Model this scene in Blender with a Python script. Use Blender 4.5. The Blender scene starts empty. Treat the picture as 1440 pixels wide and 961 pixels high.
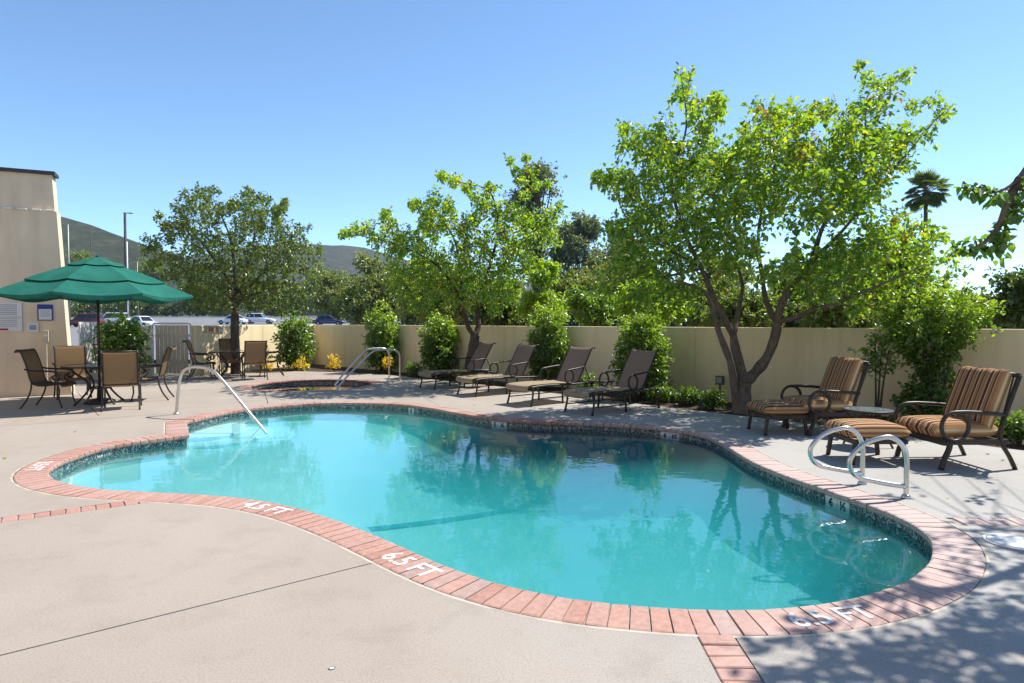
import bpy, bmesh, math, random
import numpy as np
from mathutils import Vector, Matrix, noise
from mathutils.geometry import tessellate_polygon, delaunay_2d_cdt

R = math.radians
random.seed(7)
rng = np.random.default_rng(11)
SC = bpy.context.scene
COL = SC.collection

# ------------------------------------------------------------------ camera
FPX, CX, CY, HC = 900.0, 720.0, 480.5, 1.55      # focal length in photo pixels, centre, eye height
PITCH = math.atan(27.8 / FPX)
cam = bpy.data.cameras.new('camera')
cam.sensor_width = 36.0
cam.lens = 36.0 * FPX / 1440.0
cam.clip_start = 0.05
cam.clip_end = 9000
cam_o = bpy.data.objects.new('camera', cam)
cam_o.location = (0, 0, HC)
cam_o.rotation_euler = (R(90) - PITCH, 0, 0)
COL.objects.link(cam_o)
SC.camera = cam_o

# ------------------------------------------------------------------ sky and sun
SUN_EL, SUN_AZ = 54.0, 59.0                       # azimuth clockwise from the viewing direction (+Y)
w = bpy.data.worlds.new('World')
SC.world = w
w.use_nodes = True
nt = w.node_tree
nt.nodes.clear()
sky = nt.nodes.new('ShaderNodeTexSky')
sky.sky_type = 'NISHITA'
sky.sun_disc = False
sky.sun_elevation = R(SUN_EL)
sky.sun_rotation = R(SUN_AZ)
sky.altitude = 300
sky.air_density = 0.60
sky.dust_density = 0.0
sky.ozone_density = 1.6
bgn = nt.nodes.new('ShaderNodeBackground')
bgn.inputs['Strength'].default_value = 0.122
wo = nt.nodes.new('ShaderNodeOutputWorld')
tint = nt.nodes.new('ShaderNodeMixRGB')             # camera's cooler rendering of the whole sky, even all over
tint.blend_type = 'MULTIPLY'
tint.inputs[0].default_value = 1.0
tint.inputs[2].default_value = (.84, 1.01, 1.03, 1)
nt.links.new(sky.outputs[0], tint.inputs[1])
nt.links.new(tint.outputs[0], bgn.inputs[0])
nt.links.new(bgn.outputs[0], wo.inputs[0])
sun = bpy.data.lights.new('sun', 'SUN')
sun.energy = 3.6
sun.angle = R(0.53)
sun.color = (1.0, 0.95, 0.87)
sun_o = bpy.data.objects.new('sun', sun)
SUND = Vector((math.sin(R(SUN_AZ)) * math.cos(R(SUN_EL)), math.cos(R(SUN_AZ)) * math.cos(R(SUN_EL)), math.sin(R(SUN_EL))))
sun_o.rotation_euler = SUND.to_track_quat('Z', 'Y').to_euler()
sun_o.location = SUND * 60
COL.objects.link(sun_o)
SC.view_settings.view_transform = 'Standard'
SC.view_settings.look = 'None'
SC.view_settings.gamma = 1.0
SC.view_settings.exposure = 1.12
SC.render.engine = 'CYCLES'
SC.cycles.use_denoising = True
SC.cycles.max_bounces = 8
SC.cycles.diffuse_bounces = 4
SC.cycles.glossy_bounces = 3
SC.cycles.transmission_bounces = 4
SC.cycles.transparent_max_bounces = 10
SC.cycles.volume_bounces = 1
SC.cycles.sample_clamp_indirect = 6.0
SC.cycles.caustics_reflective = False
SC.cycles.caustics_refractive = False

# ------------------------------------------------------------------ pixel helpers
_cp, _sp = math.cos(PITCH), math.sin(PITCH)
def ray(px, py):
    xx, yy = (px - CX) / FPX, -(py - CY) / FPX
    return Vector((xx, _cp + yy * _sp, -_sp + yy * _cp))
def G(px, py, z=0.0):
    d = ray(px, py)
    t = (z - HC) / d.z
    return Vector((d.x * t, d.y * t, z))
def P(px, py, Y):
    d = ray(px, py)
    t = Y / d.y
    return Vector((d.x * t, Y, HC + d.z * t))

# ------------------------------------------------------------------ objects
def link(o, parent=None):
    COL.objects.link(o)
    if parent is not None:
        o.parent = parent
    return o
def mesh_obj(name, verts, faces, mat=None, parent=None, smooth=False):
    me = bpy.data.meshes.new(name)
    me.from_pydata([tuple(v) for v in verts], [], faces)
    me.update()
    if smooth:
        me.polygons.foreach_set('use_smooth', [True] * len(me.polygons))
    o = bpy.data.objects.new(name, me)
    if mat is not None:
        me.materials.append(mat)
    return link(o, parent)
def bm_obj(name, bm, mat=None, parent=None, smooth=False):
    me = bpy.data.meshes.new(name)
    bmesh.ops.recalc_face_normals(bm, faces=bm.faces)
    bm.to_mesh(me)
    bm.free()
    if smooth:
        me.polygons.foreach_set('use_smooth', [True] * len(me.polygons))
    o = bpy.data.objects.new(name, me)
    if mat is not None:
        me.materials.append(mat)
    return link(o, parent)
def tag(o, label=None, cat=None, group=None, kind=None):
    if label: o['label'] = label
    if cat: o['category'] = cat
    if group: o['group'] = group
    if kind: o['kind'] = kind
    return o
def empty(name, loc=(0, 0, 0), rz=0.0, label=None, cat=None, group=None):
    o = bpy.data.objects.new(name, None)
    o.empty_display_size = 0.2
    o.location = loc
    o.rotation_euler = (0, 0, rz)
    link(o)
    return tag(o, label, cat, group)
def copy_tree(o, loc=None, rz=None, parent=None, label=None):
    c = o.copy()
    COL.objects.link(c)
    if parent is not None: c.parent = parent
    if loc is not None: c.location = loc
    if rz is not None: c.rotation_euler = (0, 0, rz)
    if label: c['label'] = label
    for ch in list(o.children):
        copy_tree(ch, parent=c)
    return c

class MB:
    """collects shapes into one mesh"""
    def __init__(s):
        s.v, s.f = [], []
    def add(s, vs, fs):
        n = len(s.v)
        s.v += [Vector(v) for v in vs]
        s.f += [tuple(i + n for i in f) for f in fs]
        return s
    def box(s, c, d, rz=0.0, rx=0.0, ry=0.0, taper=1.0):
        m = Matrix.Rotation(rz, 3, 'Z') @ Matrix.Rotation(ry, 3, 'Y') @ Matrix.Rotation(rx, 3, 'X')
        vs = []
        for z in (-.5, .5):
            k = taper if z > 0 else 1.0
            for x, y in ((-.5, -.5), (.5, -.5), (.5, .5), (-.5, .5)):
                vs.append(Vector(c) + m @ Vector((x * d[0] * k, y * d[1] * k, z * d[2])))
        return s.add(vs, [(3, 2, 1, 0), (4, 5, 6, 7), (0, 1, 5, 4), (1, 2, 6, 5), (2, 3, 7, 6), (3, 0, 4, 7)])
    def rbox(s, c, d, r=0.02, seg=2):
        bm = bmesh.new()
        bmesh.ops.create_cube(bm, size=1.0)
        bmesh.ops.scale(bm, vec=d, verts=bm.verts)
        bmesh.ops.bevel(bm, geom=list(bm.edges), offset=r, segments=seg, affect='EDGES', profile=.5)
        bm.verts.index_update()
        s.add([v.co + Vector(c) for v in bm.verts], [tuple(v.index for v in f.verts) for f in bm.faces])
        bm.free()
        return s
    def tube(s, pts, r, n=8, cap=True, flat=1.0):
        pts = [Vector(p) for p in pts]
        m = len(pts)
        rr = r if isinstance(r, (list, tuple)) else [r] * m
        vs, fs = [], []
        up = None
        for i, p in enumerate(pts):
            t = (pts[min(i + 1, m - 1)] - pts[max(i - 1, 0)])
            if t.length < 1e-9: t = Vector((0, 0, 1))
            t.normalize()
            if up is None:
                a = Vector((0, 0, 1)) if abs(t.z) < .9 else Vector((1, 0, 0))
                up = (a - t * a.dot(t)).normalized()
            else:
                up = up - t * up.dot(t)
                if up.length < 1e-6:
                    a = Vector((0, 0, 1)) if abs(t.z) < .9 else Vector((1, 0, 0))
                    up = a - t * a.dot(t)
                up.normalize()
            b = t.cross(up)
            for k in range(n):
                a = 2 * math.pi * k / n
                vs.append(p + (up * math.cos(a) * flat + b * math.sin(a)) * rr[i])
        for i in range(m - 1):
            for k in range(n):
                k2 = (k + 1) % n
                fs.append((i * n + k, i * n + k2, (i + 1) * n + k2, (i + 1) * n + k))
        if cap:
            fs.append(tuple(range(n - 1, -1, -1)))
            fs.append(tuple((m - 1) * n + k for k in range(n)))
        return s.add(vs, fs)
    def lathe(s, prof, c=(0, 0, 0), n=24, close=True):
        vs, fs = [], []
        c = Vector(c)
        for r, z in prof:
            for k in range(n):
                a = 2 * math.pi * k / n
                vs.append(c + Vector((r * math.cos(a), r * math.sin(a), z)))
        for i in range(len(prof) - 1):
            for k in range(n):
                k2 = (k + 1) % n
                fs.append((i * n + k, i * n + k2, (i + 1) * n + k2, (i + 1) * n + k))
        if close:
            fs.append(tuple(range(n - 1, -1, -1)))
            fs.append(tuple((len(prof) - 1) * n + k for k in range(n)))
        return s.add(vs, fs)
    def grid(s, rows):
        n, m = len(rows), len(rows[0])
        vs = [p for r_ in rows for p in r_]
        fs = [(i * m + j, i * m + j + 1, (i + 1) * m + j + 1, (i + 1) * m + j) for i in range(n - 1) for j in range(m - 1)]
        return s.add(vs, fs)
    def build(s, name, mat=None, parent=None, smooth=False):
        return mesh_obj(name, s.v, s.f, mat, parent, smooth)

def cr(pts, n=8, closed=False):
    """Catmull-Rom through the points"""
    pts = [Vector(p) for p in pts]
    out = []
    m = len(pts)
    rng_ = range(m) if closed else range(m - 1)
    for i in rng_:
        if closed:
            p0, p1, p2, p3 = pts[i - 1], pts[i], pts[(i + 1) % m], pts[(i + 2) % m]
        else:
            p1, p2 = pts[i], pts[i + 1]
            p0 = pts[i - 1] if i > 0 else p1 * 2 - p2
            p3 = pts[i + 2] if i + 2 < m else p2 * 2 - p1
        for k in range(n):
            t = k / n
            out.append(.5 * ((2 * p1) + (p2 - p0) * t + (2 * p0 - 5 * p1 + 4 * p2 - p3) * t * t + (3 * p1 - p0 - 3 * p2 + p3) * t ** 3))
    if not closed:
        out.append(pts[-1])
    return out

# ------------------------------------------------------------------ materials
class NT:
    def __init__(s, name):
        s.m = bpy.data.materials.new(name)
        s.m.use_nodes = True
        s.t = s.m.node_tree
        s.t.nodes.clear()
        s.out = s.t.nodes.new('ShaderNodeOutputMaterial')
    def n(s, typ, **kw):
        x = s.t.nodes.new('ShaderNode' + typ)
        for k, v in kw.items():
            if k.startswith('_'):
                setattr(x, k[1:], v)
            else:
                x.inputs[k.replace('__', ' ')].default_value = v
        return x
    def l(s, a, b):
        s.t.links.new(a, b)
    def pos(s):
        return s.n('NewGeometry').outputs['Position']
    def noise(s, vec, scale, detail=4, rough=.55):
        x = s.n('TexNoise', Scale=scale, Detail=detail, Roughness=rough)
        s.l(vec, x.inputs['Vector'])
        return x.outputs['Fac']
    def ramp(s, fac, stops):
        x = s.n('ValToRGB')
        e = x.color_ramp.elements
        while len(e) < len(stops): e.new(.5)
        for k, (p, c) in enumerate(stops):
            e[k].position = p
            e[k].color = (*c, 1) if len(c) == 3 else c
        s.l(fac, x.inputs['Fac'])
        return x.outputs['Color']
    def mix(s, fac, a, b, mode='MIX'):
        x = s.n('MixRGB', _blend_type=mode)
        for i, v in ((0, fac), (1, a), (2, b)):
            if isinstance(v, (int, float)): x.inputs[i].default_value = v
            elif isinstance(v, (tuple, list)): x.inputs[i].default_value = (*v, 1) if len(v) == 3 else v
            else: s.l(v, x.inputs[i])
        return x.outputs[0]
    def math(s, op, a, b=0.5, c=None):
        x = s.n('Math', _operation=op)
        for i, v in enumerate((a, b, c)):
            if v is None: continue
            if isinstance(v, (int, float)): x.inputs[i].default_value = v
            else: s.l(v, x.inputs[i])
        return x.outputs[0]
    def bump(s, h, strength=.3, dist=.01):
        x = s.n('Bump', Strength=strength, Distance=dist)
        s.l(h, x.inputs['Height'])
        return x.outputs['Normal']
    def princ(s, col, rough=.6, metal=0.0, normal=None, spec=.5):
        x = s.n('BsdfPrincipled')
        for nm, v in (('Base Color', col), ('Roughness', rough), ('Metallic', metal), ('Specular IOR Level', spec)):
            if isinstance(v, (int, float)): x.inputs[nm].default_value = v
            elif isinstance(v, (tuple, list)): x.inputs[nm].default_value = (*v, 1)
            else: s.l(v, x.inputs[nm])
        if normal is not None: s.l(normal, x.inputs['Normal'])
        s.l(x.outputs[0], s.out.inputs['Surface'])
        return x

def surf(name, a, b=None, scale=4.0, rough=.7, metal=0.0, bump=0.0, bscale=60.0, bdist=.004, spec=.4, lo=.3, hi=.7):
    """plain two-tone noisy surface"""
    t = NT(name)
    p = t.pos()
    b = b or tuple(min(1, c * .8) for c in a)
    c = t.ramp(t.noise(p, scale, 5), [(lo, b), (hi, a)])
    nrm = t.bump(t.noise(p, bscale, 4), bump, bdist) if bump else None
    t.princ(c, rough, metal, nrm, spec)
    return t.m

M = {}
def mk_materials():
    # concrete deck: warm broom finished, speckled, faint stains
    t = NT('concrete_deck'); p = t.pos()
    big = t.ramp(t.noise(p, .55, 4), [(.3, (.325, .276, .232)), (.7, (.368, .320, .275))])
    gry = t.ramp(t.noise(p, .55, 4), [(.3, (.345, .331, .313)), (.7, (.408, .394, .372))])
    sx = t.n('SeparateXYZ'); t.l(p, sx.inputs[0])
    gm = t.ramp(t.math('MULTIPLY_ADD', t.math('ADD', sx.outputs['X'], t.math('MULTIPLY', t.noise(p, .8, 3), 1.5)), .16, .22), [(.25, (0, 0, 0)), (.75, (1, 1, 1))])
    big = t.mix(gm, big, gry)
    sp = t.ramp(t.noise(p, 95, 3, .7), [(.30, (.74, .73, .72)), (.52, (1, 1, 1)), (.75, (1.08, 1.08, 1.07))])
    c = t.mix(1.0, big, sp, 'MULTIPLY')
    st = t.ramp(t.noise(p, 2.3, 7, .7), [(.34, (.86, .85, .84)), (.50, (1, 1, 1))])
    c = t.mix(.7, c, t.mix(1.0, c, st, 'MULTIPLY'))
    t.princ(c, .85, 0, t.bump(t.noise(p, 130, 3), .25, .003), .25)
    M['deck'] = t.m
    M['joint'] = surf('joint_filler', (.16, .145, .125), (.09, .08, .07), 20, .95)
    M['grout'] = surf('pale_grout', (.56, .50, .41), (.34, .29, .235), 7, .9, bump=.2, bscale=80)
    M['mortar'] = surf('grey_mortar', (.40, .34, .29), (.28, .22, .19), 14, .95, bump=.3, bscale=120)
    # bricks: every brick its own red
    t = NT('pink_red_brick'); p = t.pos(); oi = t.n('ObjectInfo')
    base = t.ramp(oi.outputs['Random'], [(0, (.37, .195, .152)), (.35, (.42, .235, .185)), (.7, (.445, .26, .21)), (.9, (.41, .255, .215)), (1, (.37, .26, .23))])
    g = t.ramp(t.noise(p, 26, 6, .7), [(.28, (.72, .68, .66)), (.55, (1, 1, 1)), (.78, (1.18, 1.2, 1.2))])
    c = t.mix(1.0, base, g, 'MULTIPLY')
    worn = t.ramp(t.noise(p, 1.1, 3), [(.45, (0, 0, 0)), (.72, (.42, .42, .42))])
    c = t.mix(worn, c, (.50, .385, .34))
    sx = t.n('SeparateXYZ'); t.l(p, sx.inputs[0])
    fade = t.ramp(t.math('MULTIPLY_ADD', t.math('ADD', sx.outputs['X'], t.noise(p, 2.0, 3)), .25, -.05), [(.25, (0, 0, 0)), (.85, (.72, .72, .72))])
    c = t.mix(fade, c, (.50, .42, .395))
    t.princ(c, .8, 0, t.bump(t.noise(p, 90, 4), .35, .003), .3)
    M['brick'] = t.m
    # pool plaster
    t = NT('pool_plaster'); p = t.pos()
    c = t.ramp(t.noise(p, 1.6, 5, .6), [(.3, (.54, .62, .62)), (.7, (.66, .73, .72))])
    t.princ(c, .75, 0, None, .2)
    M['plaster'] = t.m
    M['stepplaster'] = surf('pale_step_plaster', (.80, .88, .90), (.66, .78, .82), 5, .7)
    M['bluetile'] = surf('blue_floor_tile', (.02, .16, .30), (.02, .10, .22), 12, .3)
    # decorative waterline tile: dark ground with pale leafy swirls
    t = NT('waterline_tile'); tc = t.n('TexCoord'); oi = t.n('ObjectInfo')
    mp = t.n('Mapping'); mp.inputs['Scale'].default_value = (1, 1, 1)
    t.l(tc.outputs['Object'], mp.inputs['Vector'])
    off = t.n('VectorMath', _operation='MULTIPLY_ADD')
    cb = t.n('CombineXYZ'); t.l(oi.outputs['Random'], cb.inputs[0]); t.l(oi.outputs['Random'], cb.inputs[2])
    t.l(cb.outputs[0], off.inputs[0]); off.inputs[1].default_value = (9, 9, 9); t.l(mp.outputs[0], off.inputs[2])
    vo = t.n('TexVoronoi', Scale=30.0, _feature='DISTANCE_TO_EDGE'); t.l(off.outputs[0], vo.inputs['Vector'])
    sw_ = t.math('FRACT', t.math('MULTIPLY', t.noise(off.outputs[0], 15, 1.0, .4), 5.0))
    ground = t.ramp(t.noise(off.outputs[0], 22, 3), [(.35, (.012, .022, .035)), (.65, (.05, .075, .085))])
    lines = t.ramp(sw_, [(.55, (0, 0, 0)), (.70, (1, 1, 1)), (.82, (1, 1, 1)), (.92, (0, 0, 0))])
    c = t.mix(lines, ground, (.40, .44, .42))
    dots = t.ramp(vo.outputs['Distance'], [(.0, (1, 1, 1)), (.07, (0, 0, 0))])
    c = t.mix(t.math('MULTIPLY', dots, .35), c, (.42, .40, .34))
    t.princ(c, .22, 0, None, .5)
    M['tile'] = t.m
    M['whitetile'] = surf('white_marker_tile', (.74, .75, .72), (.62, .64, .62), 20, .3)
    M['blackpaint'] = surf('black_lettering', (.02, .02, .022), None, 10, .5)
    M['whitepaint'] = surf('worn_white_paint', (.76, .74, .70), (.52, .36, .30), 55, .8, lo=.24, hi=.38)
    # water
    t = NT('pool_water'); p = t.pos()
    n1 = t.noise(p, 2.2, 3, .5); n2 = t.noise(p, 9.0, 2, .5)
    h = t.math('ADD', t.math('MULTIPLY', n1, .7), t.math('MULTIPLY', n2, .14))
    nrm = t.bump(h, .13, .035)
    fr = t.n('Fresnel', IOR=1.33); t.l(nrm, fr.inputs['Normal'])
    gl = t.n('BsdfGlossy', Roughness=.012); gl.inputs['Color'].default_value = (1, 1, 1, 1); t.l(nrm, gl.inputs['Normal'])
    tr = t.n('BsdfTransparent'); tr.inputs['Color'].default_value = (.93, 1.0, 1.0, 1)
    mx = t.n('MixShader'); t.l(fr.outputs[0], mx.inputs[0]); t.l(tr.outputs[0], mx.inputs[1]); t.l(gl.outputs[0], mx.inputs[2])
    t.l(mx.outputs[0], t.out.inputs['Surface'])
    va = t.n('VolumeAbsorption', Density=1.2); va.inputs['Color'].default_value = (.12, .715, .76, 1)
    vs_ = t.n('VolumeScatter', Density=.50, Anisotropy=.0); vs_.inputs['Color'].default_value = (.10, .88, .93, 1)
    ad = t.n('AddShader'); t.l(va.outputs[0], ad.inputs[0]); t.l(vs_.outputs[0], ad.inputs[1])
    t.l(ad.outputs[0], t.out.inputs['Volume'])
    M['water'] = t.m
    # stucco
    def stucco(name, a, b, sc=.9):
        t = NT(name); p = t.pos()
        c = t.ramp(t.noise(p, sc, 6, .6), [(.3, b), (.7, a)])
        mp = t.n('Mapping'); mp.inputs['Scale'].default_value = (2.2, 2.2, .25); t.l(p, mp.inputs['Vector'])
        stk = t.ramp(t.noise(mp.outputs[0], 2.0, 4), [(.3, (.86, .84, .81)), (.55, (1, 1, 1))])
        c = t.mix(.7, c, t.mix(1.0, c, stk, 'MULTIPLY'))
        hh = t.math('ADD', t.noise(p, 55, 5), t.math('MULTIPLY', t.noise(p, 7, 4), .8))
        t.princ(c, .9, 0, t.bump(hh, .45, .012), .2)
        return t.m
    M['wall'] = stucco('beige_stucco_wall', (.92, .77, .50), (.85, .70, .44))
    M['building'] = stucco('tan_stucco_building', (.82, .66, .48), (.68, .54, .39), 1.4)
    M['boards'] = surf('tan_gate_boards', (.66, .53, .37), (.55, .43, .30), 3, .8)
    M['whitemetal'] = surf('white_painted_metal', (.78, .77, .74), (.66, .64, .6), 12, .45)
    M['cap'] = surf('dark_parapet_flashing', (.05, .045, .05), (.035, .03, .035), 6, .5)
    M['soil'] = surf('dark_mulch', (.095, .06, .04), (.035, .022, .016), 25, .95, bump=.9, bscale=40, bdist=.03)
    M['steel'] = surf('polished_steel', (.66, .66, .64), (.55, .55, .53), 10, .24, 1.0)
    M['satin'] = surf('satin_steel', (.62, .60, .56), (.50, .49, .46), 10, .36, .9)
    M['frame'] = surf('dark_bronze_metal', (.052, .040, .033), (.030, .024, .020), 9, .42, .25)
    M['glass'] = None
    t = NT('smoked_glass_top'); t.princ((.16, .20, .21), .08, 0, None, .7); M['glass'] = t.m
    # slings: woven, a little translucent
    def sling(name, a, b):
        t = NT(name); tc = t.n('TexCoord')
        wv = t.n('TexWave', Scale=60.0, Distortion=.3); t.l(tc.outputs['Object'], wv.inputs['Vector'])
        c = t.mix(wv.outputs['Fac'], b, a)
        df = t.n('BsdfDiffuse'); t.l(c, df.inputs['Color'])
        tl = t.n('BsdfTranslucent'); t.l(c, tl.inputs['Color'])
        mx = t.n('MixShader'); mx.inputs[0].default_value = .30
        t.l(df.outputs[0], mx.inputs[1]); t.l(tl.outputs[0], mx.inputs[2]); t.l(mx.outputs[0], t.out.inputs['Surface'])
        return t.m
    M['sling'] = sling('tan_woven_sling', (.27, .18, .105), (.19, .125, .072))
    M['sling2'] = sling('taupe_woven_sling', (.35, .26, .21), (.25, .18, .145))
    M['sling3'] = sling('beige_woven_seat_sling', (.46, .37, .25), (.36, .28, .19))
    # striped cushion
    t = NT('striped_cushion_fabric'); tc = t.n('TexCoord'); sx = t.n('SeparateXYZ'); t.l(tc.outputs['Object'], sx.inputs[0])
    k = t.math('FRACT', t.math('MULTIPLY', t.math('ADD', sx.outputs['X'], 2.963), 6.3))
    c = t.ramp(k, [(0, (.10, .032, .02)), (.10, (.10, .032, .02)), (.12, (.62, .46, .26)), (.18, (.60, .44, .25)), (.20, (.27, .13, .062)), (.36, (.37, .20, .095)),
                   (.38, (.10, .045, .03)), (.45, (.10, .045, .03)), (.47, (.42, .27, .13)), (.52, (.42, .27, .13)), (.54, (.26, .115, .06)), (.70, (.44, .26, .12)), (.72, (.64, .51, .32)), (.78, (.56, .41, .23)), (.80, (.14, .045, .028)), (1, (.12, .038, .024))])
    t.l(c, t.n('BsdfDiffuse').inputs['Color'])
    t.princ(c, .9, 0, t.bump(t.noise(t.pos(), 160, 2), .3, .002), .1)
    M['cushion'] = t.m
    M['cord'] = surf('tan_piping', (.55, .38, .2), None, 20, .9)
    # umbrella fabric
    t = NT('green_umbrella_canvas')
    c = t.ramp(t.noise(t.pos(), 3, 4), [(.3, (.024, .135, .103)), (.7, (.034, .17, .132))])
    wr_ = t.bump(t.math('ADD', t.noise(t.pos(), 5, 3), t.math('MULTIPLY', t.noise(t.pos(), 240, 1), .12)), .5, .03)
    df = t.n('BsdfDiffuse'); t.l(c, df.inputs['Color']); t.l(wr_, df.inputs['Normal'])
    tl = t.n('BsdfTranslucent'); t.l(c, tl.inputs['Color'])
    mx = t.n('MixShader'); mx.inputs[0].default_value = .12
    t.l(df.outputs[0], mx.inputs[1]); t.l(tl.outputs[0], mx.inputs[2]); t.l(mx.outputs[0], t.out.inputs['Surface'])
    M['canvas'] = t.m
    # bark
    def bark(name, a, b):
        t = NT(name); p = t.pos()
        mp = t.n('Mapping'); mp.inputs['Scale'].default_value = (1, 1, .25); t.l(p, mp.inputs['Vector'])
        nn = t.noise(mp.outputs[0], 26, 6, .7)
        c = t.ramp(nn, [(.3, b), (.65, a)])
        t.princ(c, .95, 0, t.bump(nn, .9, .03), .1)
        return t.m
    M['bark'] = bark('grey_brown_bark', (.25, .19, .15), (.085, .062, .05))
    M['bark2'] = bark('dark_bark', (.15, .115, .095), (.055, .042, .034))
    M['twig'] = surf('twig_bark', (.11, .08, .055), (.06, .045, .03), 20, .9)
    # leaves: tint attribute picks the colour, thin and translucent
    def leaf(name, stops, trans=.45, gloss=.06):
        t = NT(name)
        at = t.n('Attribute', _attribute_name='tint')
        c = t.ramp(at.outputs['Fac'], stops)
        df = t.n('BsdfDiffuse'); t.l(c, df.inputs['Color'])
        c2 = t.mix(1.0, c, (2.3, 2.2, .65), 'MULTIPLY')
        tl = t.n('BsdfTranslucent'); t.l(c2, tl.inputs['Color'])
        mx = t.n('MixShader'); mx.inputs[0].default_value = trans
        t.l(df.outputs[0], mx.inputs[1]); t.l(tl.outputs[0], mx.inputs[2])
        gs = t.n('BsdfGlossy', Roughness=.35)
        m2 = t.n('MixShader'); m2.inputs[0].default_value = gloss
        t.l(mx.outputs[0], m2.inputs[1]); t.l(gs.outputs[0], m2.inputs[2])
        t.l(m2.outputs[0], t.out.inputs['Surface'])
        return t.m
    M['leaf_pear'] = leaf('pear_tree_leaves', [(0, (.06, .135, .02)), (.45, (.125, .235, .028)), (.8, (.21, .32, .035)), (.93, (.29, .33, .035)), (1, (.22, .11, .022))], .52)
    M['leaf_dark'] = leaf('dark_oak_leaves', [(0, (.035, .075, .018)), (.6, (.080, .135, .03)), (1, (.16, .20, .045))], .42)
    M['leaf_lime'] = leaf('lime_green_leaves', [(0, (.11, .20, .02)), (.6, (.21, .33, .03)), (1, (.30, .38, .04))], .5)
    M['leaf_shrub'] = leaf('shrub_leaves', [(0, (.055, .115, .018)), (.55, (.125, .215, .028)), (1, (.26, .36, .04))], .48, .08)
    M['leaf_far'] = leaf('far_tree_leaves', [(0, (.05, .088, .024)), (.6, (.11, .16, .038)), (1, (.19, .235, .06))], .42)
    M['leaf_olive'] = leaf('olive_tree_leaves', [(0, (.075, .105, .03)), (.6, (.15, .185, .05)), (1, (.24, .25, .07))], .4)
    M['leaf_euc'] = leaf('grey_eucalyptus_leaves', [(0, (.07, .10, .07)), (.6, (.125, .165, .115)), (1, (.19, .22, .16))], .38)
    M['petal'] = leaf('yellow_flower_petals', [(0, (.16, .22, .03)), (.35, (.70, .52, .02)), (1, (.82, .62, .04))], .3)
    # far land
    t = NT('chaparral_hill'); p = t.pos()
    c = t.ramp(t.noise(p, .018, 8, .72), [(.32, (.016, .022, .013)), (.5, (.032, .040, .024)), (.68, (.070, .066, .042))])
    vo = t.n('TexVoronoi', Scale=.11); t.l(p, vo.inputs['Vector'])
    c = t.mix(.85, c, t.mix(1.0, c, t.ramp(vo.outputs['Distance'], [(.15, (.55, .6, .5)), (.8, (1.25, 1.2, 1.1))]), 'MULTIPLY'))
    t.princ(c, 1.0, 0, t.bump(t.noise(p, .06, 6), .8, 6.0), .05)
    M['hill'] = t.m
    M['asphalt'] = surf('pale_worn_asphalt', (.21, .21, .215), (.15, .15, .155), .5, .8)
    M['dirt'] = surf('dry_ground', (.24, .20, .13), (.14, .13, .07), .2, .95)
    M['kerb'] = surf('pale_kerb', (.62, .6, .56), None, 3, .85)
    M['screen'] = surf('dark_teal_windscreen', (.018, .040, .045), (.010, .022, .030), .6, .85)
    M['postgrey'] = surf('grey_post', (.35, .35, .34), (.28, .28, .28), 8, .5, .4)
    M['polewood'] = surf('dark_utility_pole', (.09, .075, .065), (.06, .05, .045), 8, .9)
    M['signwhite'] = surf('white_sign_face', (.72, .72, .70), (.66, .66, .66), 9, .5)
    M['signblue'] = surf('blue_sign_face', (.025, .05, .26), None, 9, .45)
    M['signred'] = surf('red_sign_print', (.50, .03, .03), None, 9, .5)
    M['signgrey'] = surf('grey_print', (.26, .28, .32), (.36, .37, .4), 60, .6)
    M['signorange'] = surf('orange_sign_face', (.60, .22, .09), None, 9, .6)
    M['ivory'] = surf('ivory_plastic', (.62, .57, .46), None, 9, .5)
    M['boxgreen'] = surf('grey_green_box', (.10, .11, .085), (.08, .085, .07), 9, .6)
    def paint(name, c):
        t = NT(name); x = t.princ(c, .28, 0, None, .5); x.inputs['Coat Weight'].default_value = .6; x.inputs['Coat Roughness'].default_value = .08
        return t.m
    M['carwhite'] = paint('white_car_paint', (.74, .74, .73))
    M['carred'] = paint('dark_red_car_paint', (.13, .012, .018))
    M['carblue'] = paint('dark_blue_car_paint', (.018, .03, .10))
    t = NT('car_glass'); t.princ((.015, .018, .022), .06, 0, None, .6); M['carglass'] = t.m
    M['tyre'] = surf('black_tyre_rubber', (.02, .02, .02), None, 9, .9)
    M['rim'] = surf('alloy_rim', (.5, .5, .5), None, 9, .35, .8)
    t = NT('headlight_glass'); t.princ((.75, .77, .8), .1, 0, None, .6); M['lamp'] = t.m
    M['skimmer'] = surf('white_plastic_lid', (.76, .76, .74), (.68, .68, .66), 9, .5)
mk_materials()
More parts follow.
